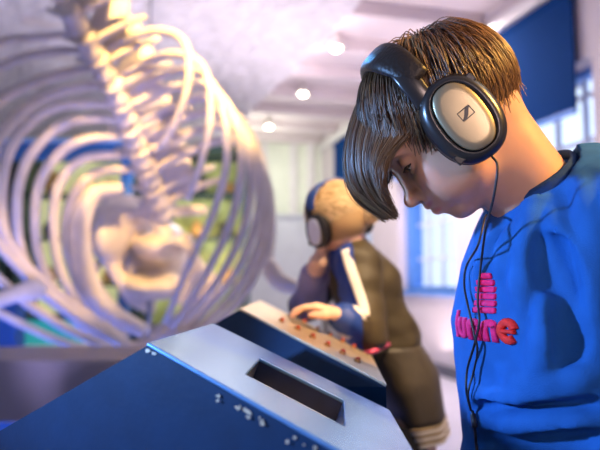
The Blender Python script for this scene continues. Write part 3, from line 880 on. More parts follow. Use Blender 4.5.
m_eye = mat('eye_white', (.52, .46, .43), .15)
m_iris = mat('iris_dark', (.03, .018, .012), .1)
m_lash = mat('eyelash', (.015, .010, .008), .6)
for s in (1, -1):
    mb = MB(); c = K(.0725, s * .030, .0085); mb.ball(c, .0128, 20, 14)
    e = link('eye', mb.v, mb.f, m_eye, BOY)
    gz = HR @ np.array([.90, s * .10, -.42]); gz /= np.linalg.norm(gz)
    mb = MB()
    e1 = np.cross(gz, Z3); e1 /= np.linalg.norm(e1); e2 = np.cross(gz, e1)
    rr = []
    for a in np.linspace(0, .46, 5): rr.append([c + .0132 * (math.cos(a) * gz + math.sin(a) * (math.cos(q) * e1 + math.sin(q) * e2)) for q in np.linspace(0, 2 * math.pi, 17)[:-1]])
    mb.loft(rr, cap=False); mb.build('iris', m_iris, e, smooth=True)
    # lash line and brow
    mb = MB()
    rim = [(.0790, .0185, .0055), (.0845, .024, .0075), (.0868, .0310, .0078), (.0845, .038, .0066), (.0785, .0435, .0045)]
    mb.tube(spline([K(f_, s * l_, u_) for f_, l_, u_ in rim], 14), [.0006 + .0007 * math.sin(i / 13 * math.pi) for i in range(14)], 6)
    S = []
    for i in range(26):
        t = i / 25; q = spline([np.array(r_) for r_ in rim], 26)[i]
        p0 = K(q[0], s * q[1], q[2]); dr = HR @ np.array([.9, s * (.5 * (t - .3)), -.45])
        S.append([p0, p0 + dr * .0035, p0 + dr * .0062 + HU * .0008])
    S = np.array(S); Vs, Qs, _ = strands_mesh(S, np.array([.0004, .0003, .0001]))
    mb._add(list(Vs), Qs.tolist()); mb.build('eyelash', m_lash, BOY, smooth=True)

# ------------------------------------------------------------------ hair
m_hair = bpy.data.materials.new('hair_brown'); m_hair.use_nodes = True
nt = m_hair.node_tree; bb = nt.nodes['Principled BSDF']; bb.inputs['Roughness'].default_value = .42; bb.inputs['Specular IOR Level'].default_value = .35
at = nt.nodes.new('ShaderNodeAttribute'); at.attribute_name = 'tint'; rp = nt.nodes.new('ShaderNodeValToRGB')
rp.color_ramp.elements[0].color = (.038, .017, .008, 1); rp.color_ramp.elements[1].color = (.25, .14, .058, 1)
rp.color_ramp.elements.new(.5).color = (.115, .056, .026, 1)
nt.links.new(at.outputs['Fac'], rp.inputs['Fac']); nt.links.new(rp.outputs['Color'], bb.inputs['Base Color'])

CC = np.array([-.019, 0, .043]); CR = np.array([.087, .074, .078])


def ell_sd(p, off):
    r = CR + off; q = (p - CC) / r; k0 = np.linalg.norm(q, axis=-1) + 1e-9
    k1 = np.linalg.norm((p - CC) / r ** 2, axis=-1) + 1e-9
    return k0 * (k0 - 1) / k1


def ell_n(p):
    n = (p - CC) / CR ** 2
    return n / (np.linalg.norm(n, axis=-1, keepdims=True) + 1e-9)


def hairline(p):
    """>0 where the scalp carries hair (head coordinates)"""
    f, l, u = p[..., 0], np.abs(p[..., 1]), p[..., 2]
    front = .067 - .30 * np.maximum(0, .062 - u) * 3 - f
    low = np.where(f > -.0, u - (.012 + .30 * np.maximum(f, 0)), u + .050 * np.clip(-f / .03, 0, 1) - .012)
    return np.minimum(front, low)


# scalp shell
hx = [axis([(-.13, .12, .0035)]), axis([(-.10, .10, .0035)]), axis([(-.07, .15, .0035)])]
hvn = Vol(*hx)
hvn.ell(CC, CR + .004, k=.001)
Xg, Yg, Zg = np.meshgrid(*hx, indexing='ij'); Pg = np.stack([Xg, Yg, Zg], -1)
hvn.d = np.maximum(hvn.d, -hairline(Pg).astype(np.float32)); hvn.d = np.maximum(hvn.d, -ell_sd(Pg, -.004).astype(np.float32))
Vc, Qc = hvn.mesh(2)
Vc = HO + Vc @ HR.T

N = 5200; M = 16
i = np.arange(N * 2); ph = np.arccos(1 - 2 * (i + .5) / (N * 2)); th = math.pi * (1 + 5 ** .5) * i
dirs = np.stack([np.cos(th) * np.sin(ph), np.sin(th) * np.sin(ph), np.cos(ph)], 1)
root = CC + dirs * CR
root = root[hairline(root) > .0]
root += rng.normal(0, .0012, root.shape)
W0 = np.array([-.058, .012, .103])
n = len(root)
layer = .003 + .0125 * rng.random(n) ** .8 * np.clip((root[:, 2] + .03) / .08, .45, 1)
gH = HR.T @ np.array([0, 0, -1.])
dirv = root - W0; nn = ell_n(root)
dirv -= nn * (dirv * nn).sum(1, keepdims=True); dirv /= np.linalg.norm(dirv, axis=1, keepdims=True) + 1e-9
side = np.cross(nn, dirv); dirv = dirv + .25 * side + rng.normal(0, .10, dirv.shape)
clump = np.array([mnoise.noise(Vector(q * 55)) for q in root])
dirv += side * clump[:, None] * .35
length = np.where(root[:, 2] > .05, .075, .055) * (.75 + .5 * rng.random(n))
length *= np.clip((root[:, 2] + .06) / .10, .30, 1)
p = root + nn * .002
S = [p.copy()]
for k in range(M - 1):
    dirv = dirv + gH * .05 + rng.normal(0, .02, dirv.shape)
    dirv /= np.linalg.norm(dirv, axis=1, keepdims=True)
    p = p + dirv * (length / (M - 1))[:, None]
    want = np.minimum(layer, .002 + (k + 1) / (M - 1) * 2.5 * layer)
    sd = ell_sd(p, 0)
    inner = p[:, 2] > -.02
    push = np.where(inner | (sd < want), want - sd, 0)
    nn = ell_n(p); p = p + nn * push[:, None] * .8
    S.append(p.copy())
S = np.stack(S, 1)
# keep the forehead side clear in front of the band: the fringe has its own strands
keep = ~((root[:, 0] > .018) & (root[:, 2] > .0))
S = S[keep]; clump = clump[keep]
Sw = HO + S @ HR.T
V1, Q1, t1 = strands_mesh(Sw, .00085 * np.linspace(1, .35, M), tint=np.clip(.5 + .9 * clump + rng.normal(0, .17, len(S)), 0, 1))

# fringe, combed forward and hanging in front of the face; guides: silhouette (middle of the head) -> temple
GU = [([(377, 58), (357, 92), (345, 130), (343, 165), (353, 190), (384, 212)], .0),
      ([(380, 62), (360, 98), (350, 134), (350, 168), (362, 193), (390, 213)], .018),
      ([(390, 68), (371, 102), (360, 138), (361, 170), (373, 194), (394, 211)], .034),
      ([(402, 78), (387, 108), (374, 138), (370, 164), (378, 186), (388, 204)], .047),
      ([(414, 92), (402, 114), (390, 134), (380, 152), (376, 168), (378, 182)], .058),
      ([(424, 106), (417, 116), (408, 126), (398, 135), (388, 144), (380, 154)], .066)]
GS = []
for pts, l in GU:
    dep = HO[1] - l * 1.0
    q = toH(np.array([P(u, v, dep) for u, v in pts]))
    q[:, 1] = l * np.linspace(1, .9, len(pts))
    GS.append(spline(q, M))
GS = np.array(GS)
NFR = 4200
tt = rng.random(NFR) ** 1.0 * (len(GS) - 1); i0 = np.minimum(tt.astype(int), len(GS) - 2); fr = (tt - i0)[:, None, None]
FRS = GS[i0] * (1 - fr) + GS[i0 + 1] * fr
sgn = np.where(rng.random(NFR) < .55, 1, -1)[:, None]
FRS[:, :, 1] *= sgn
# lock-wise scatter
ck = np.floor(tt * 9 + (sgn[:, 0] > 0) * 100).astype(int)
cr_ = np.random.default_rng(3).normal(0, 1, (400, 3)); cl = cr_[ck % 400]
prog = np.linspace(0, 1, M)[None, :, None]
inward = np.array([-.55, 0, -.6])
dep_in = rng.random(NFR)[:, None, None] ** 1.3 * .013
FRS = FRS + inward * dep_in * (1 - .3 * prog) + cl[:, None, :] * np.array([.0022, .0030, .0022]) * prog + rng.normal(0, .0008, (NFR, 1, 3)) + rng.normal(0, .0013, (NFR, 1, 3)) * prog
for c_, r_ in ((CC, CR), (np.array([.033, 0, .039]), np.array([.044, .060, .056]))):
    e_ = (FRS - c_) / (r_ + .0035 + .004 * rng.random((NFR, 1, 1))); kk = np.linalg.norm(e_, axis=2, keepdims=True)
    FRS = np.where(kk < 1, c_ + (FRS - c_) / np.maximum(kk, .3), FRS)
# different lengths
Lf = np.clip(.82 + .08 * cl[:, 0] + .16 * rng.random(NFR), .5, 1.0)
idx = np.linspace(0, 1, M)[None, :] * Lf[:, None] * (M - 1)
ia = np.minimum(idx.astype(int), M - 2); fa = (idx - ia)[..., None]
ar = np.arange(NFR)[:, None]
FRS = FRS[ar, ia] * (1 - fa) + FRS[ar, ia + 1] * fa
FW = HO + FRS @ HR.T
V2, Q2, t2 = strands_mesh(FW, .0008 * np.linspace(1, .4, M), tint=np.clip(.47 + .14 * cl[:, 1] + rng.normal(0, .16, NFR), 0, 1))
# top strands between the whorl and the band run on under the band to the fringe roots: shell covers them
o1, o2 = len(Vc), len(Vc) + len(V1)
HV = np.vstack([Vc, V1, V2]); HQ = np.vstack([Qc, Q1 + o1, Q2 + o2])
link('hair', HV, HQ, m_hair, BOY, attrs={'tint': np.concatenate([np.full(len(Vc), .25), t1, t2])})
# eyebrows
for s in (1, -1):
    S = []
    for k in range(90):
        t = rng.random(); f0 = .0885 - .020 * t * t; l0 = .014 + .034 * t; u0 = .0245 + .006 * math.sin(t * 2.4) + rng.normal(0, .0014)
        p0 = K(f0 + .004, s * l0, u0); dr = HR @ np.array([-.25 * t, s * .9, .25 - .4 * t])
        S.append([p0 - HF * .002, p0 + dr * .004, p0 + dr * .008 - HF * .001])
    Vs, Qs, ts = strands_mesh(np.array(S), np.array([.0005, .0004, .00015]))
    link('eyebrow', Vs, Qs, m_hair, BOY, attrs={'tint': ts + .3})

# ------------------------------------------------------------------ sweater
m_sw = mat('sweater_blue', (.012, .100, .34), .85, nscale=40, namt=.10, bump=.22, bscale=700, spec=.25)
m_rib = mat('rib_navy', (.018, .055, .16), .9, nscale=60, namt=.15, bump=.3, bscale=500, spec=.2)
CCt = P(534, 183, .765); cax = TF * .80 + np.array([0, 0, -.60]); clen = .053
cn = np.cross(cax, TL); cn /= np.linalg.norm(cn)
if cn[2] < 0: cn = -cn
clat = np.cross(cn, cax)


def sweater(folds):
    v = Vol(axis([(.13, .48, .0035)]), axis([(.53, 1.0, .0035)]), axis([(.615, 1.19, .0035)]))
    v.stack(TC, TF, TL, [(.62, .128, .095, .0), (.66, .140, .106, .0), (.72, .146, .108, .006), (.80, .134, .090, .011), (.86, .134, .098, .014), (.95, .136, .106, .018),
                         (1.02, .128, .092, .014), (1.065, .116, .076, .008), (1.095, .096, .062, .008), (1.125, .066, .052, .010), (1.15, .045, .04, .010)], k=.02)
    for i, s in enumerate((1, -1)):
        v.cone(TB(s * .045, -.03, 1.105), SH[i] + np.array([0, 0, .004]), .048, .054, k=.035)
        v.chain([SH[i], EL[i], WR[i] - (WR[i] - EL[i]) * .06], [.056, .052, .038], k=.018)
    for m_, pts, r in folds:
        v.chain(pts, r, k=.012, mode=m_)
    v.cone(CCt - cn * .070, CCt - cn * .004, .072, .058, k=.02)
    # neck opening
    def cut(X, Y, Z):
        h = (X - CCt[0]) * cn[0] + (Y - CCt[1]) * cn[1] + (Z - CCt[2]) * cn[2]
        q = np.sqrt((X - CCt[0]) ** 2 + (Y - CCt[1]) ** 2 + (Z - CCt[2]) ** 2)
        return np.maximum(-h, q - .062).astype(np.float32)
    v._op(cut, CCt - .1, CCt + .1, .006, 'sub')
    return v


V, Q = sweater([]).mesh(2)
bvh = BVHTree.FromPolygons([Vector(map(float, q)) for q in V], Q.tolist())


def onto(u, v, off=0., tree=None):
    d = P(u, v, 1.) - CAM; d /= np.linalg.norm(d)
    r = (tree or bvh).ray_cast(Vector(CAM), Vector(d))
    if r[0] is None: return P(u, v, .70)
    return np.array(r[0]) + np.array(r[1]) * off


folds = []
def fold(mode, px, r, off):
    off = -.25 * r if mode == 'add' else r - .0072
    pts = spline([onto(u, v, off) for u, v in px], 12)
    rr = np.array([r * math.sin(math.pi * (i + .9) / 12.8) ** .6 for i in range(12)])
    folds.append((mode, [q for q in pts], list(rr)))


fold('add', [(541, 190), (533, 215), (527, 245), (522, 280), (522, 310)], 0.0138, -0.0014)
fold('add', [(556, 205), (562, 235), (572, 262), (585, 290)], 0.0138, -0.0014)
fold('sub', [(543, 240), (550, 268), (562, 290), (580, 312)], 0.0126, 0.0018)
fold('sub', [(558, 238), (570, 268), (584, 296)], 0.0092, 0.0015)
fold('add', [(520, 225), (508, 250), (499, 275)], 0.0092, -0.0010)
fold('add', [(545, 300), (549, 330), (542, 360), (528, 385)], 0.0126, -0.0014)
fold('sub', [(560, 300), (572, 335), (568, 362)], 0.0138, 0.0021)
fold('add', [(470, 395), (500, 400), (540, 397), (596, 392)], 0.0149, -0.0017)
fold('sub', [(480, 408), (515, 413), (560, 410), (596, 404)], 0.0103, 0.0015)
fold('add', [(474, 422), (510, 428), (555, 427), (598, 420)], 0.0138, -0.0014)
fold('sub', [(480, 438), (520, 442), (560, 441), (596, 436)], 0.0092, 0.0015)
fold('add', [(500, 372), (530, 382), (565, 383), (596, 376)], 0.0092, -0.0010)
fold('add', [(497, 232), (487, 262), (480, 290)], 0.0080, -0.0010)
fold('add', [(580, 180), (588, 215), (594, 260), (598, 310)], 0.0115, -0.0014)
V, Q = sweater(folds).mesh(2)
nrm = np.zeros_like(V); fn = np.cross(V[Q[:, 2]] - V[Q[:, 0]], V[Q[:, 3]] - V[Q[:, 1]])
for j in range(4): np.add.at(nrm, Q[:, j], fn)
nrm /= np.linalg.norm(nrm, axis=1, keepdims=True) + 1e-12
crease = np.array([.0048 * mnoise.noise(Vector((q[0] * 22, q[1] * 22, q[2] * 11))) + .0016 * mnoise.noise(Vector((q[0] * 48 + 5, q[1] * 48, q[2] * 30))) for q in V.tolist()])
V = (V + nrm * crease[:, None]).astype(np.float32)
SWB = BVHTree.FromPolygons([Vector(map(float, q)) for q in V], Q.tolist())
SW = link('sweater', V, Q, m_sw, BOY)
rr = []
ring = [CCt + cax * clen * 1.0 * math.cos(a) + clat * (clen * .98) * math.sin(a) for a in np.linspace(0, 2 * math.pi, 41)]
mb = MB()
for k in range(40):
    c = ring[k]; rad = (c - CCt) / np.linalg.norm(c - CCt)
    rr.append([c + rad * .0052 * math.cos(a) + cn * .0130 * math.sin(a) - cn * .001 for a in np.linspace(0, 2 * math.pi, 11)[:-1]])
mb.loft(rr + [rr[0]], cap=False); mb.build('collar', m_rib, SW, smooth=True)
for i in (0, 1):
    d = WR[i] - EL[i]; d /= np.linalg.norm(d)
    mb = MB(); mb.tube([WR[i] - d * .035, WR[i] - d * .02, WR[i] - d * .004, WR[i] + d * .004], [.036, .033, .030, .026], 20); mb.build('cuff', m_rib, SW, smooth=True)
ring = [TC + np.array([0, 0, .628]) + TF * .098 * math.cos(a) + TL * .130 * math.sin(a) for a in np.linspace(0, 2 * math.pi, 41)]
rr = [[c + (c - TC) * [1, 1, 0] / np.linalg.norm((c - TC)[:2]) * .006 * math.cos(a) + Z3 * .024 * math.sin(a) for a in np.linspace(0, 2 * math.pi, 11)[:-1]] for c in ring[:40]]
mb = MB(); mb.loft(rr + [rr[0]], cap=False); mb.build('hem', m_rib, SW, smooth=True)

# printed word and pyramid on the chest (raised pink and red felt)
m_pink = mat('pink_print', (.82, .008, .13), .8, nscale=200, namt=.15, bump=.2, bscale=600)
m_redp = mat('red_print', (.78, .018, .012), .8, nscale=200, namt=.15, bump=.2, bscale=600)


def chest(l, z, off):
    o_ = TB(l, .30, z)
    r = SWB.ray_cast(Vector(o_), Vector(-TF))
    return np.array(r[0]) + TF * off if r[0] is not None else TB(l, .1, z)


def patch(name, outline, m, l0, z0, parent, h=.0035):
    """filled puffed outline (l to the wearer's left, z up) laid on the chest"""
    import bmesh
    bm = bmesh.new()
    vs = [bm.verts.new((x, y, 0)) for x, y in outline]
    bm.faces.new(vs)
    bmesh.ops.triangulate(bm, faces=bm.faces)
    for _ in range(2): bmesh.ops.subdivide_edges(bm, edges=bm.edges, cuts=1, use_grid_fill=True)
    edge = set(v for v in bm.verts if v.is_boundary)
    bm.verts.index_update()
    pts = [(v.co.x, v.co.y, v in edge) for v in bm.verts]; fs = [[v.index for v in f.verts] for f in bm.faces]
    be = [(e.verts[0].index, e.verts[1].index) for e in bm.edges if e.is_boundary]
    bm.free()
    n = len(pts)
    top = [chest(l0 + x, z0 + y, h * (.62 if ed else 1)) for x, y, ed in pts]; bot = [chest(l0 + x, z0 + y, -.003) for x, y, ed in pts]
    mb = MB(); mb._add(top + bot, fs + [[i + n for i in f[::-1]] for f in fs] + [[a, b_, b_ + n, a + n] for a, b_ in be])
    return mb


def rrect(x0, x1, y0, y1, r=.0016):
    out = []
    for cx, cy, a0 in ((x1 - r, y1 - r, 0), (x0 + r, y1 - r, 90), (x0 + r, y0 + r, 180), (x1 - r, y0 + r, 270)):
        for a in (0, 45, 90): out.append((cx + r * math.cos(math.radians(a0 + a)), cy + r * math.sin(math.radians(a0 + a))))
    return out


zq = toH(P(0, 0, 1))  # noqa
zc = onto(486, 300)[2]
ZT = {}
for nm, (u, v) in {'top': (483, 273), 'pb': (485, 314), 'lt': (485, 319), 'lb': (485, 341)}.items(): ZT[nm] = onto(u, v, 0, SWB)
lw = lambda q: float(np.dot(np.asarray(q) - TC, TL))
L0, L1 = lw(onto(474, 312, 0, SWB)), lw(onto(496, 312, 0, SWB))
print('chest l', L0, L1, 'e', lw(onto(499, 330, 0, SWB)), lw(onto(519, 330, 0, SWB)), 'left', lw(onto(466, 330, 0, SWB)))
zt, zb = ZT['top'][2], ZT['pb'][2]
pc = (L0 + L1) / 2; hw = (L1 - L0) / 2
mb = MB(); rows = 6
for k in range(rows):
    a, b_ = zt - (zt - zb) * k / rows, zt - (zt - zb) * (k + .86) / rows
    w = hw * (.30, .55, .74, .88, .98, 1.02)[k]
    q = patch('x', rrect(-w, w, b_, a, .0019), m_pink, pc, 0, SW)
    mb._add(q.v, q.f)
mb.build('pyramid_print', m_pink, SW, smooth=True)


def stroke(pts, w):
    """polyline -> outline polygon of width w"""
    p = np.array(pts, float); nrm = []
    for i in range(len(p)):
        t = p[min(i + 1, len(p) - 1)] - p[max(i - 1, 0)]; t /= np.linalg.norm(t); nrm.append([-t[1], t[0]])
    nrm = np.array(nrm) * w / 2
    return [tuple(q) for q in (p + nrm)] + [tuple(q) for q in (p - nrm)[::-1]]


lt, lb = ZT['lt'][2], ZT['lb'][2]; hh = lt - lb
e0, e1_ = lw(onto(499, 330, 0, SWB)), lw(onto(519, 330, 0, SWB))
ew = e1_ - e0
lw_ = ew * .86; gap = ew * .10; st = ew * .33
def arch(x, up=True):
    s = 1 if up else -1
    y0, y1 = (lb, lt) if up else (lt, lb)
    r = lw_ / 2 - st / 2; cx = x + lw_ / 2
    pts = [(x + st / 2, y0), (x + st / 2, y1 - s * r)] + [(cx - r * math.cos(a), y1 - s * r + s * (r - st / 2) * math.sin(a)) for a in np.linspace(.3, math.pi - .3, 7)] + [(x + lw_ - st / 2, y1 - s * r), (x + lw_ - st / 2, y0)]
    return stroke(pts, st)
xs_ = e0 - gap
letters = []
for kind in ('n', 'n', 'u', 'l'):
    if kind == 'l':
        letters.append(('l', rrect(xs_ - st, xs_, lb, lt + hh * .3, .002))); xs_ -= st + gap
    else:
        letters.append((kind, arch(xs_ - lw_, kind == 'n'))); xs_ -= lw_ + gap * .8
for kind, ol in letters:
    patch('x', ol, m_pink, 0, 0, SW).build('letter_print', m_pink, SW, smooth=True)
ec_ = ((e0 + e1_) / 2, (lt + lb) / 2 + hh * .04); er = ew / 2 * .70; ez = hh * .40
pts = [(ec_[0] - er, ec_[1] - .0004), (ec_[0] + er * .98, ec_[1] - .0004)] + [(ec_[0] + er * math.cos(a), ec_[1] + ez * math.sin(a)) for a in np.linspace(.25, 5.45, 16)]
q = stroke(pts[2:], ew * .34); mb = patch('x', q, m_redp, 0, 0, SW, .0055)
q2 = patch('x', rrect(ec_[0] - er, ec_[0] + er * 1.05, ec_[1] - hh * .10, ec_[1] + hh * .08, .001), m_redp, 0, 0, SW, .0055); mb._add(q2.v, q2.f)
mb.build('letter_print', m_redp, SW, smooth=True)['label'] = 'red letter e'

# trousers, shoes
m_tr = mat('trousers_charcoal', (.035, .037, .05), .85, nscale=60, namt=.15, bump=.2, bscale=400)
v = Vol(axis([(.15, .45, .006)]), axis([(.6, .95, .006)]), axis([(.05, .70, .006)]))
v.stack(TC, TF, TL, [(.58, .10, .08, 0), (.64, .128, .094, 0), (.69, .118, .088, 0)], k=.03)
for i in (0, 1):
    v.chain([HIP[i] - [0, 0, .01], KN[i], AN[i] + [0, 0, .012]], [.080, .062, .052], k=.02)
V, Q = v.mesh(2); link('trousers', V, Q, m_tr, BOY)
m_shoe = mat('shoe_navy', (.02, .025, .05), .6, nscale=30, namt=.1); m_sole = mat('shoe_sole', (.7, .7, .7), .6, nscale=30, namt=.05)


def shoes(ANK, fwd, par, z0=0., L=.15):
    for a in ANK:
        b0 = np.array([a[0], a[1], z0]); sx = np.array([-fwd[1], fwd[0], 0]); L0_ = L - .05
        prof = [(-.048, .6, .5), (-.035, .95, .95), (0, 1., 1.), (L0_ * .45, 1.05, .75), (L0_ * .8, 1.12, .55), (L0_ * 1.1, .85, .42), (L0_ * 1.22, .35, .2)]
        mb = MB()
        mb.loft([[b0 + fwd * f_ + sx * .038 * w_ * math.cos(q) + Z3 * (.016 + (.075 * h_) * max(0, math.sin(q))) for q in np.linspace(0, 2 * math.pi, 21)[:-1]] for f_, w_, h_ in prof])
        sh = mb.build('shoe', m_shoe, par, smooth=True)
        mb = MB(); mb.loft([[b0 + fwd * f_ * 1.04 + sx * .041 * w_ * math.cos(q) + Z3 * (.009 + .009 * (1 if math.sin(q) > 0 else -1)) for q in np.linspace(.08, 2 * math.pi + .08, 21)[:-1]] for f_, w_, h_ in prof])
        mb.build('sole', m_sole, sh)


shoes(AN, TF, BOY)

# ------------------------------------------------------------------ headphones
m_plas = mat('black_plastic', (.012, .011, .011), .28, nscale=60, namt=.1, spec=.6)
m_pad = mat('black_leatherette', (.012, .008, .006), .42, spec=.35, nscale=90, namt=.15, bump=.15, bscale=260)
m_silver = mat('satin_silver', (.37, .31, .19), .36, .8, nscale=30, namt=.04, bump=.02, bscale=400)
m_cable = mat('cable_black', (.008, .008, .014), .45, nscale=80, namt=.1)


def headphones(name, label, place, s_, parent_sides=(1, -1), cw=1.0, ring_m=None, plate_m=None, band_m=None, emblem=True):
    """place(f,l,u) -> world; tilt of the oval cups against the band: TLT"""
    t = thing(name, label, 'headphones', place(0, 0, .10), None)
    TLT = math.radians(13)
    def oval(a, A, B, n=2.5):
        c, s = math.cos(a), math.sin(a)
        x = B * abs(c) ** (2 / n) * (1 if c > 0 else -1); y = A * abs(s) ** (2 / n) * (1 if s > 0 else -1)
        return -y * math.sin(TLT) + x * math.cos(TLT), y * math.cos(TLT) + x * math.sin(TLT)
    AA = np.linspace(0, 2 * math.pi, 49)[:-1]
    for s in parent_sides:
        def rings(spec): return [[place(oval(a, A, B, n)[0], s * l, oval(a, A, B, n)[1]) for a in AA] for l, A, B, n in spec]
        mb = MB(); mb.loft(rings([(.078, .030, .020, 2.3), (.078, .044, .034, 2.3), (.080, .0485, .0385, 2.3), (.0845, .0500, .0400, 2.3), (.090, .0490, .0390, 2.3), (.0950, .0450, .0340, 2.3), (.0970, .0415, .0295, 2.3), (.0965, .0405, .0265, 2.4), (.0935, .0395, .0250, 2.4), (.0935, .02, .012, 2.4)]))
        cup = mb.build('ear_cup', ring_m or m_plas, t, smooth=True)
        mb = MB(); mb.loft(rings([(.0935, .0385, .0240, 2.4), (.0968, .0392, .0245, 2.4), (.0984, .0378, .0232, 2.4), (.0991, .030, .017, 2.3), (.0993, .012, .006, 2.2)]))
        pl = mb.build('cover_plate', plate_m or m_silver, cup, smooth=True)
        mb = MB(); mb.loft(rings([(.078, .0475, .0375, 2.3), (.074, .0490, .0390, 2.3), (.069, .0480, .0380, 2.3), (.066, .0430, .0330, 2.3), (.068, .034, .024, 2.3), (.076, .032, .022, 2.3)]))
        mb.build('ear_pad', m_pad, t, smooth=True)
        # two little hinge blocks of the yoke, front-low and rear-high
        for (f_, u_) in ((.036, -.026), (-.036, .022)):
            mb = MB(); mb.box(place(f_, s * .0900, u_), (.009, .006, .011), HR if s_ == 1 else None); mb.build('hinge', m_plas, cup, bevel=.0015)
        # yoke arm up to the band
        pts = spline([place(.010, s * .086, .040), place(.008, s * .088, .055), place(.004, s * .086, .074), place(0, s * .080, .088)], 12)
        mb = MB(); mb.tube(pts, [.014, .013, .0125, .012, .012, .0125, .013, .013, .013, .013, .013, .012], 14, flat=(.32, 1), ref=place(0, s, 0) - place(0, 0, 0)); mb.build('slider', m_plas, t, smooth=True)
    # band
    n = 37; rr = []
    for k in range(n):
        a = math.pi * (k / (n - 1)) ; wv = math.sin(a)
        l = .0865 * math.cos(a); u = .062 + .071 * math.sin(a) ** .9
        w = .0135 + .0065 * min(1, wv * 1.6); th_ = .0045 + .0035 * min(1, wv * 1.4)
        nl, nu = math.cos(a) * .9, math.sin(a); nn_ = math.hypot(nl, nu); nl /= nn_; nu /= nn_
        rr.append([place(w * (abs(math.cos(q)) ** .6) * (1 if math.cos(q) > 0 else -1) - .004, l + nl * th_ * math.sin(q), u + nu * th_ * math.sin(q)) for q in np.linspace(0, 2 * math.pi, 21)[:-1]])
    mb = MB(); mb.loft(rr); mb.build('headband', band_m or m_pad, t, smooth=True)
    return t


HP = headphones('headphones', 'black and silver headphones worn by the child in front', H, 1)
# emblem on the near plate: a slanted frame with an S-shaped stroke
cupo = [o for o in HP.children if o.name.startswith('ear_cup')][0]
plo = [o for o in cupo.children][0]
cx0, cy0 = 466.0, 113.5
pxc = np.array([P(cx0, cy0, .6625)])[0]


def em(u, v, off=.0):
    r = P(u, v, 1.) - CAM; q = hit(u, v, H(0, .0991, 0), HL); return q + HL * off


mb = MB()
cor = [(457.2, 114.2), (468.2, 104.9), (474.8, 112.2), (463.8, 121.6)]
for k in range(4):
    a, b_ = cor[k], cor[(k + 1) % 4]
    mb.tube([em(*a, .0002), em(*b_, .0002)], .00055, 6)
Sx = spline([np.array(q) for q in ((468.6, 105.6), (466.6, 108.2), (466.3, 112.0), (466.2, 115.2), (465.2, 118.6), (463.2, 121.0))], 14)
wS = [1.2, 1.6, 1.9, 2.1, 2.2, 2.2, 2.2, 2.2, 2.2, 2.1, 1.9, 1.6, 1.3, 1.0]
lft = [em(q[0] - w_ * .95, q[1] + .1 * w_, .0006) for q, w_ in zip(Sx, wS)]; rgt = [em(q[0] + w_ * .95, q[1] - .1 * w_, .0006) for q, w_ in zip(Sx, wS)]
n = len(lft)
low = [q - HL * .001 for q in lft + rgt]
mb._add(lft + rgt + low, [[k, k + 1, n + k + 1, n + k] for k in range(n - 1)])
mb.build('emblem', m_plas, cupo)

# cable: near strand from the cup, far strand coming round under the chin, joined lower down
A_ = [H(-.010, .088, -.046), P(492, 154, .672), P(497, 163, .668)] + [onto(u, v, .0075, SWB) if v > 235 else P(u, v, d) for u, v, d in ((497, 176, .665), (493, 200, .672), (486, 228, .69), (484, 262, 0), (483, 300, 0), (484, 322, 0), (479, 342, 0), (473, 368, 0), (472, 392, 0), (476, 412, 0))]
B_ = [P(492, 190, .74), P(482, 216, .705), P(478, 245, .695)] + [onto(u, v, .0075, SWB) for u, v in ((472, 268), (470, 288), (474, 312), (479, 334), (482, 350), (478, 372), (474, 394), (476, 412))]
C_ = [onto(u, v, .005, SWB) for u, v in ((476, 412), (478, 424), (479, 440), (482, 462), (486, 490))]
# end at the far cup
B_ = [H(.004, -.084, -.049), H(.03, -.080, -.085), H(.045, -.060, -.103), P(486, 215, .728)] + B_[2:]
mb = MB(); mb.tube(spline(A_, 70), .0014, 8); mb.build('cable', m_cable, HP, smooth=True)
mb = MB(); mb.tube(spline(B_, 70), .0013, 8); mb.build('cable', m_cable, HP, smooth=True)
mb = MB(); mb.tube(spline(C_, 30), .0018, 8); mb.build('cable', m_cable, HP, smooth=True)
q = spline(C_, 30); mb = MB(); mb.tube(q[2:9], .0034, 10); mb.build('cable_splitter', m_cable, HP, smooth=True)

# =================================================================== THE SMALLER CHILD
def Q_(u, v, d): return P(u, v, d)
GH = Q_(337, 217, 1.52)                                     # head centre
# head axes: looks away from us, crown leaning to the right of the picture
gu = np.array([-.30, -.02, .95]); gu /= np.linalg.norm(gu)
gf = np.array([-.58, .80, -.12]); gf -= gu * np.dot(gf, gu); gf /= np.linalg.norm(gf)
gl = np.cross(gu, gf)
GR = np.stack([gf, gl, gu], 1)
GK = .88                                                    # her head is a little smaller
def G(f, l, u): return GH + GR @ (np.array([f, l, u], float) * GK)
gNB = Q_(347, 247, 1.56)
gCH = Q_(362, 284, 1.57); gWA = Q_(380, 335, 1.58); gHI = Q_(402, 372, 1.60)
gSH = [Q_(358, 264, 1.475), Q_(336, 264, 1.66)]
gEL = [Q_(366, 332, 1.40), Q_(306, 306, 1.70)]
gWR = [Q_(341, 316, 1.33), Q_(318, 262, 1.50)]
gKN = [np.array([.33, 1.545, .36]), np.array([.33, 1.655, .36])]
gAN = [np.array([.36, 1.53, .075]), np.array([.36, 1.67, .075])]
gHJ = [gHI + np.array([0, -.045, -.03]), gHI + np.array([0, .045, -.03])]
TF2 = np.array([-1., 0, 0])
gb = Vol(axis([(-.05, .52, .006)]), axis([(1.24, 1.86, .006)]), axis([(-.005, .62, .009), (.62, .86, .006), (.86, 1.27, .0038)]))
gb.ell(G(.0, 0, .012), np.array((.082, .070, .078)) * GK, GR, k=.01)
gb.ell(G(.045, 0, -.03), np.array((.042, .048, .055)) * GK, GR, k=.02)
gb.ell(G(.068, 0, -.072), (.014, .018, .012), GR, k=.012)
gb.cone(G(.080, 0, -.005), G(.096, 0, -.030), .007, .010, k=.008)
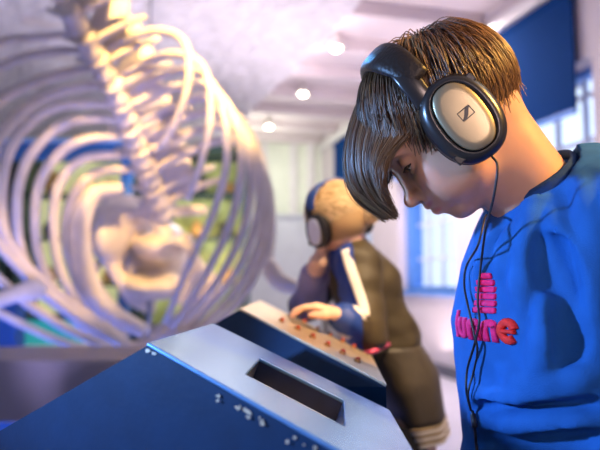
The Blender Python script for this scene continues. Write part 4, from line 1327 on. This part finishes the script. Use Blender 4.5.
for s in (1, -1):
    gb.ell(G(.055, s * .034, -.03), (.02, .02, .024), GR, k=.015)
    gb.ell(G(.084, s * .03, -.004), (.012, .015, .010), GR, k=.008, mode='sub')
    gb.ell(G(.066, s * .03, -.004), (.013, .013, .013), GR, k=.004)
    gb.ell(G(-.004, s * .068, -.025), (.015, .008, .025), GR, k=.005)
gb.cone(G(.085, .012, -.052), G(.085, -.012, -.052), .006, .006, k=.006)
gb.cone(G(-.018, 0, -.05), gNB + [.005, 0, -.01], .040, .042, k=.025)
gb.chain([gNB + [0, 0, -.02], gCH, gWA, gHI], [.046, .064, .060, .066], k=.04)
for i, s in enumerate((1, -1)):
    gb.cone(gNB + [0, -.03 * s, -.02], gSH[i], .04, .036, k=.03)
    gb.chain([gSH[i], gEL[i], gWR[i]], [.036, .029, .021], k=.02)
    gb.chain([gHJ[i], gKN[i], gAN[i]], [.044, .038, .030], k=.03)
    gb.cone(gAN[i] + [0, 0, -.035], gAN[i] + TF2 * .10 + [0, 0, -.045], .028, .02, k=.02)
    if i == 0:
        fw = np.array([-.93, .10, .34]); pn = np.array([-.35, 0, -1.])
    else:
        fw = np.array([.25, .05, .95]); pn = np.array([.9, .1, -.2])
    fw /= np.linalg.norm(fw); pn -= fw * np.dot(pn, fw); pn /= np.linalg.norm(pn); sd = np.cross(fw, pn)
    if (i == 0 and sd[1] > 0) or (i == 1 and sd[1] < 0): sd = -sd
    w = gWR[i]
    for q in (-.018, -.006, .006, .018): gb.cone(w + sd * q * .5, w + fw * .055 + sd * q * 1.1, .012, .0095, k=.008)
    for q, L in ((.021, .048), (.007, .055), (-.007, .052), (-.020, .042)):
        a = w + fw * .055 + sd * q * 1.15
        b1 = a + fw * L * .42 + pn * L * .18 + sd * q * .15; c1 = b1 + fw * L * .26 + pn * L * .24; d1 = c1 + fw * L * .10 + pn * L * .26
        gb.chain([a, b1, c1, d1], [.0078, .0074, .0068, .006], k=.003)
    a = w + fw * .015 + sd * .016
    gb.chain([a, a + sd * .022 + fw * .018 + pn * .01, a + sd * .028 + fw * .042 + pn * .018], [.0115, .009, .007], k=.005)
V, Q = gb.mesh(1)
m_skin2 = mat('skin_fair', (.72, .46, .35), .5, nscale=60, namt=.05, sss=.2)
GIRL = link('person', V, Q, m_skin2)
tag(GIRL, 'blond child in a dark tracksuit jacket leaning on the console, head on one hand', 'person')
for s in (1, -1):
    mb = MB(); mb.ball(G(.067, s * .03, -.004), .0112, 14, 10); e = link('eye', mb.v, mb.f, m_eye, GIRL)
    mb = MB(); mb.ball(G(.0765, s * .03, -.006), .0052, 12, 8); link('iris', mb.v, mb.f, m_iris, e)
# hair: shell, strands and a loose knot
m_blond = bpy.data.materials.new('hair_blond'); m_blond.use_nodes = True
nt = m_blond.node_tree; bb = nt.nodes['Principled BSDF']; bb.inputs['Roughness'].default_value = .45
at = nt.nodes.new('ShaderNodeAttribute'); at.attribute_name = 'tint'; rp = nt.nodes.new('ShaderNodeValToRGB')
rp.color_ramp.elements[0].color = (.34, .18, .06, 1); rp.color_ramp.elements[1].color = (.95, .72, .40, 1)
nt.links.new(at.outputs['Fac'], rp.inputs['Fac']); nt.links.new(rp.outputs['Color'], bb.inputs['Base Color'])
hv2 = Vol(axis([(-.12, .10, .005)]), axis([(-.1, .1, .005)]), axis([(-.09, .12, .005)]))
c2, r2 = np.array([0, 0, .012]), np.array([.082, .070, .078])
hv2.ell(c2, r2 + .007, k=.001)
hv2.ell((-.03, 0, -.02), (.055, .058, .05), k=.03)
gx = np.meshgrid(*hv2.ax, indexing='ij')
fx, lx, ux = gx
msk = np.minimum(.062 - fx + np.maximum(0, ux - .05) * .6, np.maximum(ux - .0, np.where(fx < .0, ux + .065, -1)))
hv2.d = np.maximum(hv2.d, -msk.astype(np.float32))
knot = np.array([-.078, -.034, -.018])
hv2.ell(knot, (.034, .031, .030), k=.008)
Vh, Qh = hv2.mesh(2)
NS = 1500; iS = np.arange(NS * 2); ph = np.arccos(1 - 2 * (iS + .5) / (NS * 2)); th = math.pi * (1 + 5 ** .5) * iS
rt = c2 + np.stack([np.cos(th) * np.sin(ph), np.sin(th) * np.sin(ph), np.cos(ph)], 1) * (r2 + .006)
rt = rt[(rt[:, 0] < .055) & (rt[:, 2] > -.05) & ((rt[:, 2] > .0) | (rt[:, 0] < .0))]
SS = []
for k in range(10):
    t = k / 9
    q = rt * (1 - t * .62) + (knot + rng.normal(0, .012, rt.shape) * .6) * t * .62
    e_ = (q - c2) / (r2 + .008 + .004 * rng.random((len(rt), 1))); kk = np.linalg.norm(e_, axis=1, keepdims=True)
    q = np.where(kk < 1, c2 + (q - c2) / kk, q); SS.append(q)
SS = np.stack(SS, 1)
V3, Q3, t3 = strands_mesh(GH + SS @ GR.T * GK, .0013 * np.linspace(1, .6, 10), tint=np.clip(rng.normal(.5, .3, len(rt)), 0, 1))
kn = []
for k in range(160):
    a0 = rng.random() * 6.28; ax = rng.normal(0, 1, 3); ax /= np.linalg.norm(ax); b1 = np.cross(ax, [.3, .8, .5]); b1 /= np.linalg.norm(b1); b2 = np.cross(ax, b1); R_ = .029 + .008 * rng.random()
    kn.append([knot + R_ * (math.cos(a0 + q) * b1 + math.sin(a0 + q) * b2) * [1, .95, .9] for q in np.linspace(0, 2.4, 10)])
V4, Q4, t4 = strands_mesh(GH + np.array(kn) @ GR.T * GK, .0015 * np.linspace(1, .5, 10), tint=np.clip(rng.normal(.6, .25, 160), 0, 1))
o1 = len(Vh); o2 = o1 + len(V3)
link('hair', np.vstack([GH + Vh @ GR.T * GK, V3, V4]), np.vstack([Qh, Q3 + o1, Q4 + o2]), m_blond, GIRL, attrs={'tint': np.concatenate([np.full(len(Vh), .2), t3, t4 * .5 + .5])})

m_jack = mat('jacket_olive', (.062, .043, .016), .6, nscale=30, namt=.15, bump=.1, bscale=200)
m_jbluelit = mat('jacket_blue_lit', (.012, .05, .30), .55, nscale=30, namt=.12, bump=.1, bscale=200)  # blue light falling on the jacket front, put into the colour
m_jblack = mat('jacket_black', (.01, .01, .016), .6, nscale=30, namt=.12)
m_wst = mat('white_stripe', (.82, .74, .66), .6, nscale=30, namt=.05)
m_pinkl = mat('pink_piping', (.75, .10, .22), .5, nscale=30, namt=.05)
m_lav = mat('sleeve_lavender', (.22, .20, .42), .6, nscale=30, namt=.1)


def half(V, Q, m_list, name, par, rule):
    o = link(name, V, Q, m_list, par)
    c = V[Q].mean(1)
    o.data.polygons.foreach_set('material_index', rule(c).astype(np.int32))
    return o


jv = Vol(axis([(-.06, .42, .0045)]), axis([(1.28, 1.80, .0045)]), axis([(.74, 1.16, .0045)]))
jv.chain([gNB + [.006, 0, -.025], gCH + [.006, 0, 0], gWA + [.008, 0, 0], gWA + (gHI - gWA) * .25 + [.008, 0, 0]], [.056, .078, .076, .078], k=.04)
jv.cone(gNB + [0, -.03, -.02], gSH[0], .050, .050, k=.03); jv.cone(gNB + [0, .03, -.02], gSH[1], .050, .048, k=.03)
jv.chain([gSH[0], gEL[0], gWR[0] + (gEL[0] - gWR[0]) * .12], [.052, .046, .034], k=.015)
jv.chain([gSH[1], gEL[1], gWR[1] + (gEL[1] - gWR[1]) * .25], [.048, .042, .032], k=.015)
jv.ell(G(0, 0, 0), .080, k=.003, mode='sub')
V, Q = jv.mesh(2)
nrm = np.zeros_like(V); fn = np.cross(V[Q[:, 2]] - V[Q[:, 0]], V[Q[:, 3]] - V[Q[:, 1]])
for j in range(4): np.add.at(nrm, Q[:, j], fn)
nrm /= np.linalg.norm(nrm, axis=1, keepdims=True) + 1e-12
crease = np.array([.006 * mnoise.noise(Vector((q[0] * 18, q[1] * 18, q[2] * 26))) for q in V.tolist()])
V = (V + nrm * crease[:, None]).astype(np.float32)
axn = gEL[0] - gSH[0]; axn /= np.linalg.norm(axn)
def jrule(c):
    # painted light: blue-lit front halves, warm-lit olive back and outer sleeve; dark far sleeve
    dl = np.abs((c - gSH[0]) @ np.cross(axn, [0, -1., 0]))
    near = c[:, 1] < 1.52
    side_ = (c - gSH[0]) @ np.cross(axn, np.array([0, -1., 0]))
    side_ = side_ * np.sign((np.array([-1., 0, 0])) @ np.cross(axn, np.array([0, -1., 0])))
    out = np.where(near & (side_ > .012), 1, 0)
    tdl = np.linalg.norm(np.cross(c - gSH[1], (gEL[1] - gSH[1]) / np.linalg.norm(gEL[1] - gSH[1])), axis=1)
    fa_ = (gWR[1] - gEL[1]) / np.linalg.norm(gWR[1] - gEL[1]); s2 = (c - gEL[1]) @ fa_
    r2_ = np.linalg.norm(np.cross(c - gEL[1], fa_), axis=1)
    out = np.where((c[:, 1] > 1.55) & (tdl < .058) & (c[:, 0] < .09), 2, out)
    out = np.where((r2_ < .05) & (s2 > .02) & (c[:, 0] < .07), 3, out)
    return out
JK = half(V, Q, [m_jack, m_jbluelit, m_jblack, m_lav], 'jacket', GIRL, jrule)
JB = BVHTree.FromPolygons([Vector(map(float, q)) for q in V], Q.tolist())
pts = [onto(u, v, .002, JB) for u, v in ((346, 250), (349, 262), (354, 277), (359, 292), (363, 306), (364, 316))]
pts = spline(pts, 20)
mb = MB(); mb.tube(pts, .0115, 10, flat=(.3, 1), ref=(0, -1, 0)); mb.build('sleeve_stripe', m_wst, JK, smooth=True)
pts = spline([onto(u, v, .004, JB) for u, v in ((364, 352), (375, 349), (388, 344))], 12)
mb = MB(); mb.tube(pts, .005, 8); mb.build('hem_piping', m_pinkl, JK, smooth=True)
d = gEL[0] - gWR[0]; d /= np.linalg.norm(d)
mb = MB(); mb.tube([gWR[0] + d * .012, gWR[0] + d * .03, gWR[0] + d * .045], [.031, .036, .037], 18); mb.build('cuff', m_wst, JK, smooth=True)
rr = []
cd = (GH - gNB); cd /= np.linalg.norm(cd); x1 = np.cross(cd, [0, 1, 0]); x1 /= np.linalg.norm(x1); x2 = np.cross(cd, x1)
mb = MB(); mb.loft([[gNB + cd * h + r * (math.cos(a) * x1 + math.sin(a) * x2) for a in np.linspace(0, 2 * math.pi, 25)[:-1]] for h, r in ((-.02, .058), (0, .053), (.018, .050), (.018, .046), (0, .048))])
mb.build('collar', m_jblack, JK, smooth=True)

# skirt with banded hem
m_skirt = mat('skirt_brown', (.075, .055, .032), .55, nscale=14, namt=.25, bump=.15, bscale=60)
hemc = Q_(421, 432, 1.60)
def skring(t, n=36):
    c = gWA * (1 - t) + hemc * t
    if t < .45: c = gWA + (gHI - gWA) * (t / .45)
    else: c = gHI + (hemc - gHI) * ((t - .45) / .55)
    rx = np.interp(t, [0, .25, .5, .8, 1], [.086, .090, .086, .070, .064]); ry = np.interp(t, [0, .25, .5, .8, 1], [.09, .105, .125, .125, .12])
    out = []
    for a in np.linspace(0, 2 * math.pi, n + 1)[:-1]:
        k = 1 + .035 * t * math.sin(a * 7 + 3 * t)
        out.append(c + np.array([rx * k * math.cos(a), ry * k * math.sin(a), .10 * rx * math.cos(a) * 2 * t]))
    return out
mb = MB(); mb.loft([skring(t) for t in np.linspace(.12, .86, 16)]); SK = mb.build('skirt', m_skirt, GIRL, smooth=True)
for k in range(6):
    t0, t1_ = .86 + k * .028, .86 + (k + 1) * .028
    mb = MB(); e = [np.array(skring(t)) for t in (t0, (t0 + t1_) / 2, t1_)]
    cc = [q.mean(0) for q in e]
    mb.loft([cc[0] + (e[0] - cc[0]) * 1.0, cc[1] + (e[1] - cc[1]) * 1.03, cc[2] + (e[2] - cc[2]) * 1.0])
    mb.build('hem_band', (m_wst if k % 2 else mat('hem_gold', (.42, .30, .16), .6, nscale=20, namt=.1)), SK, smooth=True)
m_leg = mat('leggings_black', (.012, .012, .018), .8, nscale=40, namt=.1)
v = Vol(axis([(.2, .5, .006)]), axis([(1.4, 1.8, .006)]), axis([(.05, .66, .006)]))
for i in (0, 1): v.chain([gHJ[i] + [0, 0, -.06], gKN[i], gAN[i] + [0, 0, .01]], [.050, .046, .038], k=.01)
V, Q = v.mesh(2); link('leggings', V, Q, m_leg, GIRL)
shoes(gAN, TF2, GIRL, L=.14)

# her headphones: smaller cups
def G2(f, l, u): return GH + GR @ (np.array([f * .98 - .004, l * .94, u * .86 - .022])) * .92
m_cupw = mat('white_cup_plate', (.62, .66, .80), .4, nscale=30, namt=.04)
m_bandb = mat('blue_black_band', (.015, .05, .22), .3, nscale=30, namt=.1)
headphones('headphones', 'dark headphones with pale oval ear plates worn by the blond child', G2, 2, ring_m=m_plas, plate_m=m_cupw, band_m=m_bandb)

# =================================================================== LIGHT
w = bpy.data.worlds.new('hall_daylight'); SC.world = w; w.use_nodes = True
nt = w.node_tree; bg = nt.nodes['Background']
# bright day outside the windows (to the right), the dim rest of the hall elsewhere
tcw = nt.nodes.new('ShaderNodeTexCoord'); dt = nt.nodes.new('ShaderNodeVectorMath'); dt.operation = 'DOT_PRODUCT'
dt.inputs[1].default_value = (.93, .36, 0)
nt.links.new(tcw.outputs['Generated'], dt.inputs[0])
rw = nt.nodes.new('ShaderNodeValToRGB'); rw.color_ramp.elements[0].position = .35; rw.color_ramp.elements[1].position = .62
rw.color_ramp.elements[0].color = (.150, .148, .215, 1); rw.color_ramp.elements[1].color = (1.0, 1.12, 1.35, 1)
nt.links.new(dt.outputs['Value'], rw.inputs['Fac']); nt.links.new(rw.outputs['Color'], bg.inputs['Color'])
bg.inputs['Strength'].default_value = 1.35


def light(kind, name, loc, tgt, col, power, size=.5, spot=60, blend=.6):
    l = bpy.data.lights.new(name, kind); l.color = col; l.energy = power
    if kind == 'AREA': l.size = size; l.shape = 'DISK'
    elif kind == 'SPOT': l.spot_size = math.radians(spot); l.spot_blend = blend; l.shadow_soft_size = size
    else: l.shadow_soft_size = size
    o = bpy.data.objects.new(name, l); COL.objects.link(o); o.location = tuple(loc)
    d = Vector(tuple(np.asarray(tgt, float) - np.asarray(loc, float))); o.rotation_euler = d.to_track_quat('-Z', 'Y').to_euler()
    return o


light('SPOT', 'spot_warm_boy', (1.45, .35, 2.25), (.24, .76, 1.15), (1, .52, .10), 310, .08, 34)
light('SPOT', 'spot_warm_face', (.55, -1.3, 1.75), (.16, .74, 1.14), (1, .70, .64), 135, .3, 13)
light('SPOT', 'spot_warm_whale', (-.30, 1.3, 2.9), (-.66, 3.25, 2.02), (1, .60, .17), 950, .06, 26, .5)
light('SPOT', 'spot_warm_low', (.15, 2.3, 2.9), (-1.25, 3.1, 1.05), (1, .60, .22), 220, .05, 17, .5)
light('SPOT', 'spot_blue_console', (-.6, 2.6, 2.4), (.10, .58, .86), (.10, .42, 1), 330, .1, 13, .8)  # unseen blue light, added to tint the console top
light('SPOT', 'spot_warm_ribs', (.6, 2.2, 2.9), (-.62, 3.35, 1.95), (1, .62, .22), 480, .06, 30)
light('SPOT', 'spot_blue_whale', (-.2, 1.05, .80), (-.70, 3.6, 1.05), (.64, .56, 1), 250, .06, 54)
light('SPOT', 'spot_blue_boy', (-1.15, .50, 1.25), (.2, .72, 1.0), (.24, .48, 1), 150, .05, 40)
light('AREA', 'blue_under_platform', (-1.4, 2.5, .5), (-1.4, 2.6, 0), (.05, .2, 1), 45, .9)
light('SPOT', 'spot_warm_child', (.75, .25, 2.9), (.12, 1.52, 1.12), (1, .72, .42), 430, .1, 20)
light('AREA', 'vault_wash', (-.6, 5.2, 1.2), (-.9, 6.2, 3.4), (.98, .88, .92), 44, 1.4)
light('POINT', 'far_room', (-.6, 9.6, 2.7), (0, 0, 0), (.98, 1, .80), 42, .3)
light('AREA', 'hall_lamps', (.8, 6.4, 3.3), (.8, 6.4, 0), (1, .86, .84), 150, 2.5)
light('AREA', 'hall_bounce', (1.2, 5.6, .5), (1.2, 6.2, 3.5), (1, .80, .78), 36, 2.5)

cam = bpy.data.cameras.new('camera'); co = bpy.data.objects.new('camera', cam); COL.objects.link(co)
co.location = tuple(CAM); co.rotation_euler = (math.pi / 2 + PITCH, 0, 0)
cam.sensor_width = 36; cam.lens = 36 * F / 600; cam.clip_start = .02; cam.clip_end = 100
cam.dof.use_dof = True; cam.dof.focus_distance = .70; cam.dof.aperture_fstop = 3.8
SC.camera = co
SC.view_settings.view_transform = 'Standard'; SC.view_settings.look = 'None'; SC.view_settings.gamma = 1; SC.view_settings.exposure = .1
SC.view_settings.use_curve_mapping = False
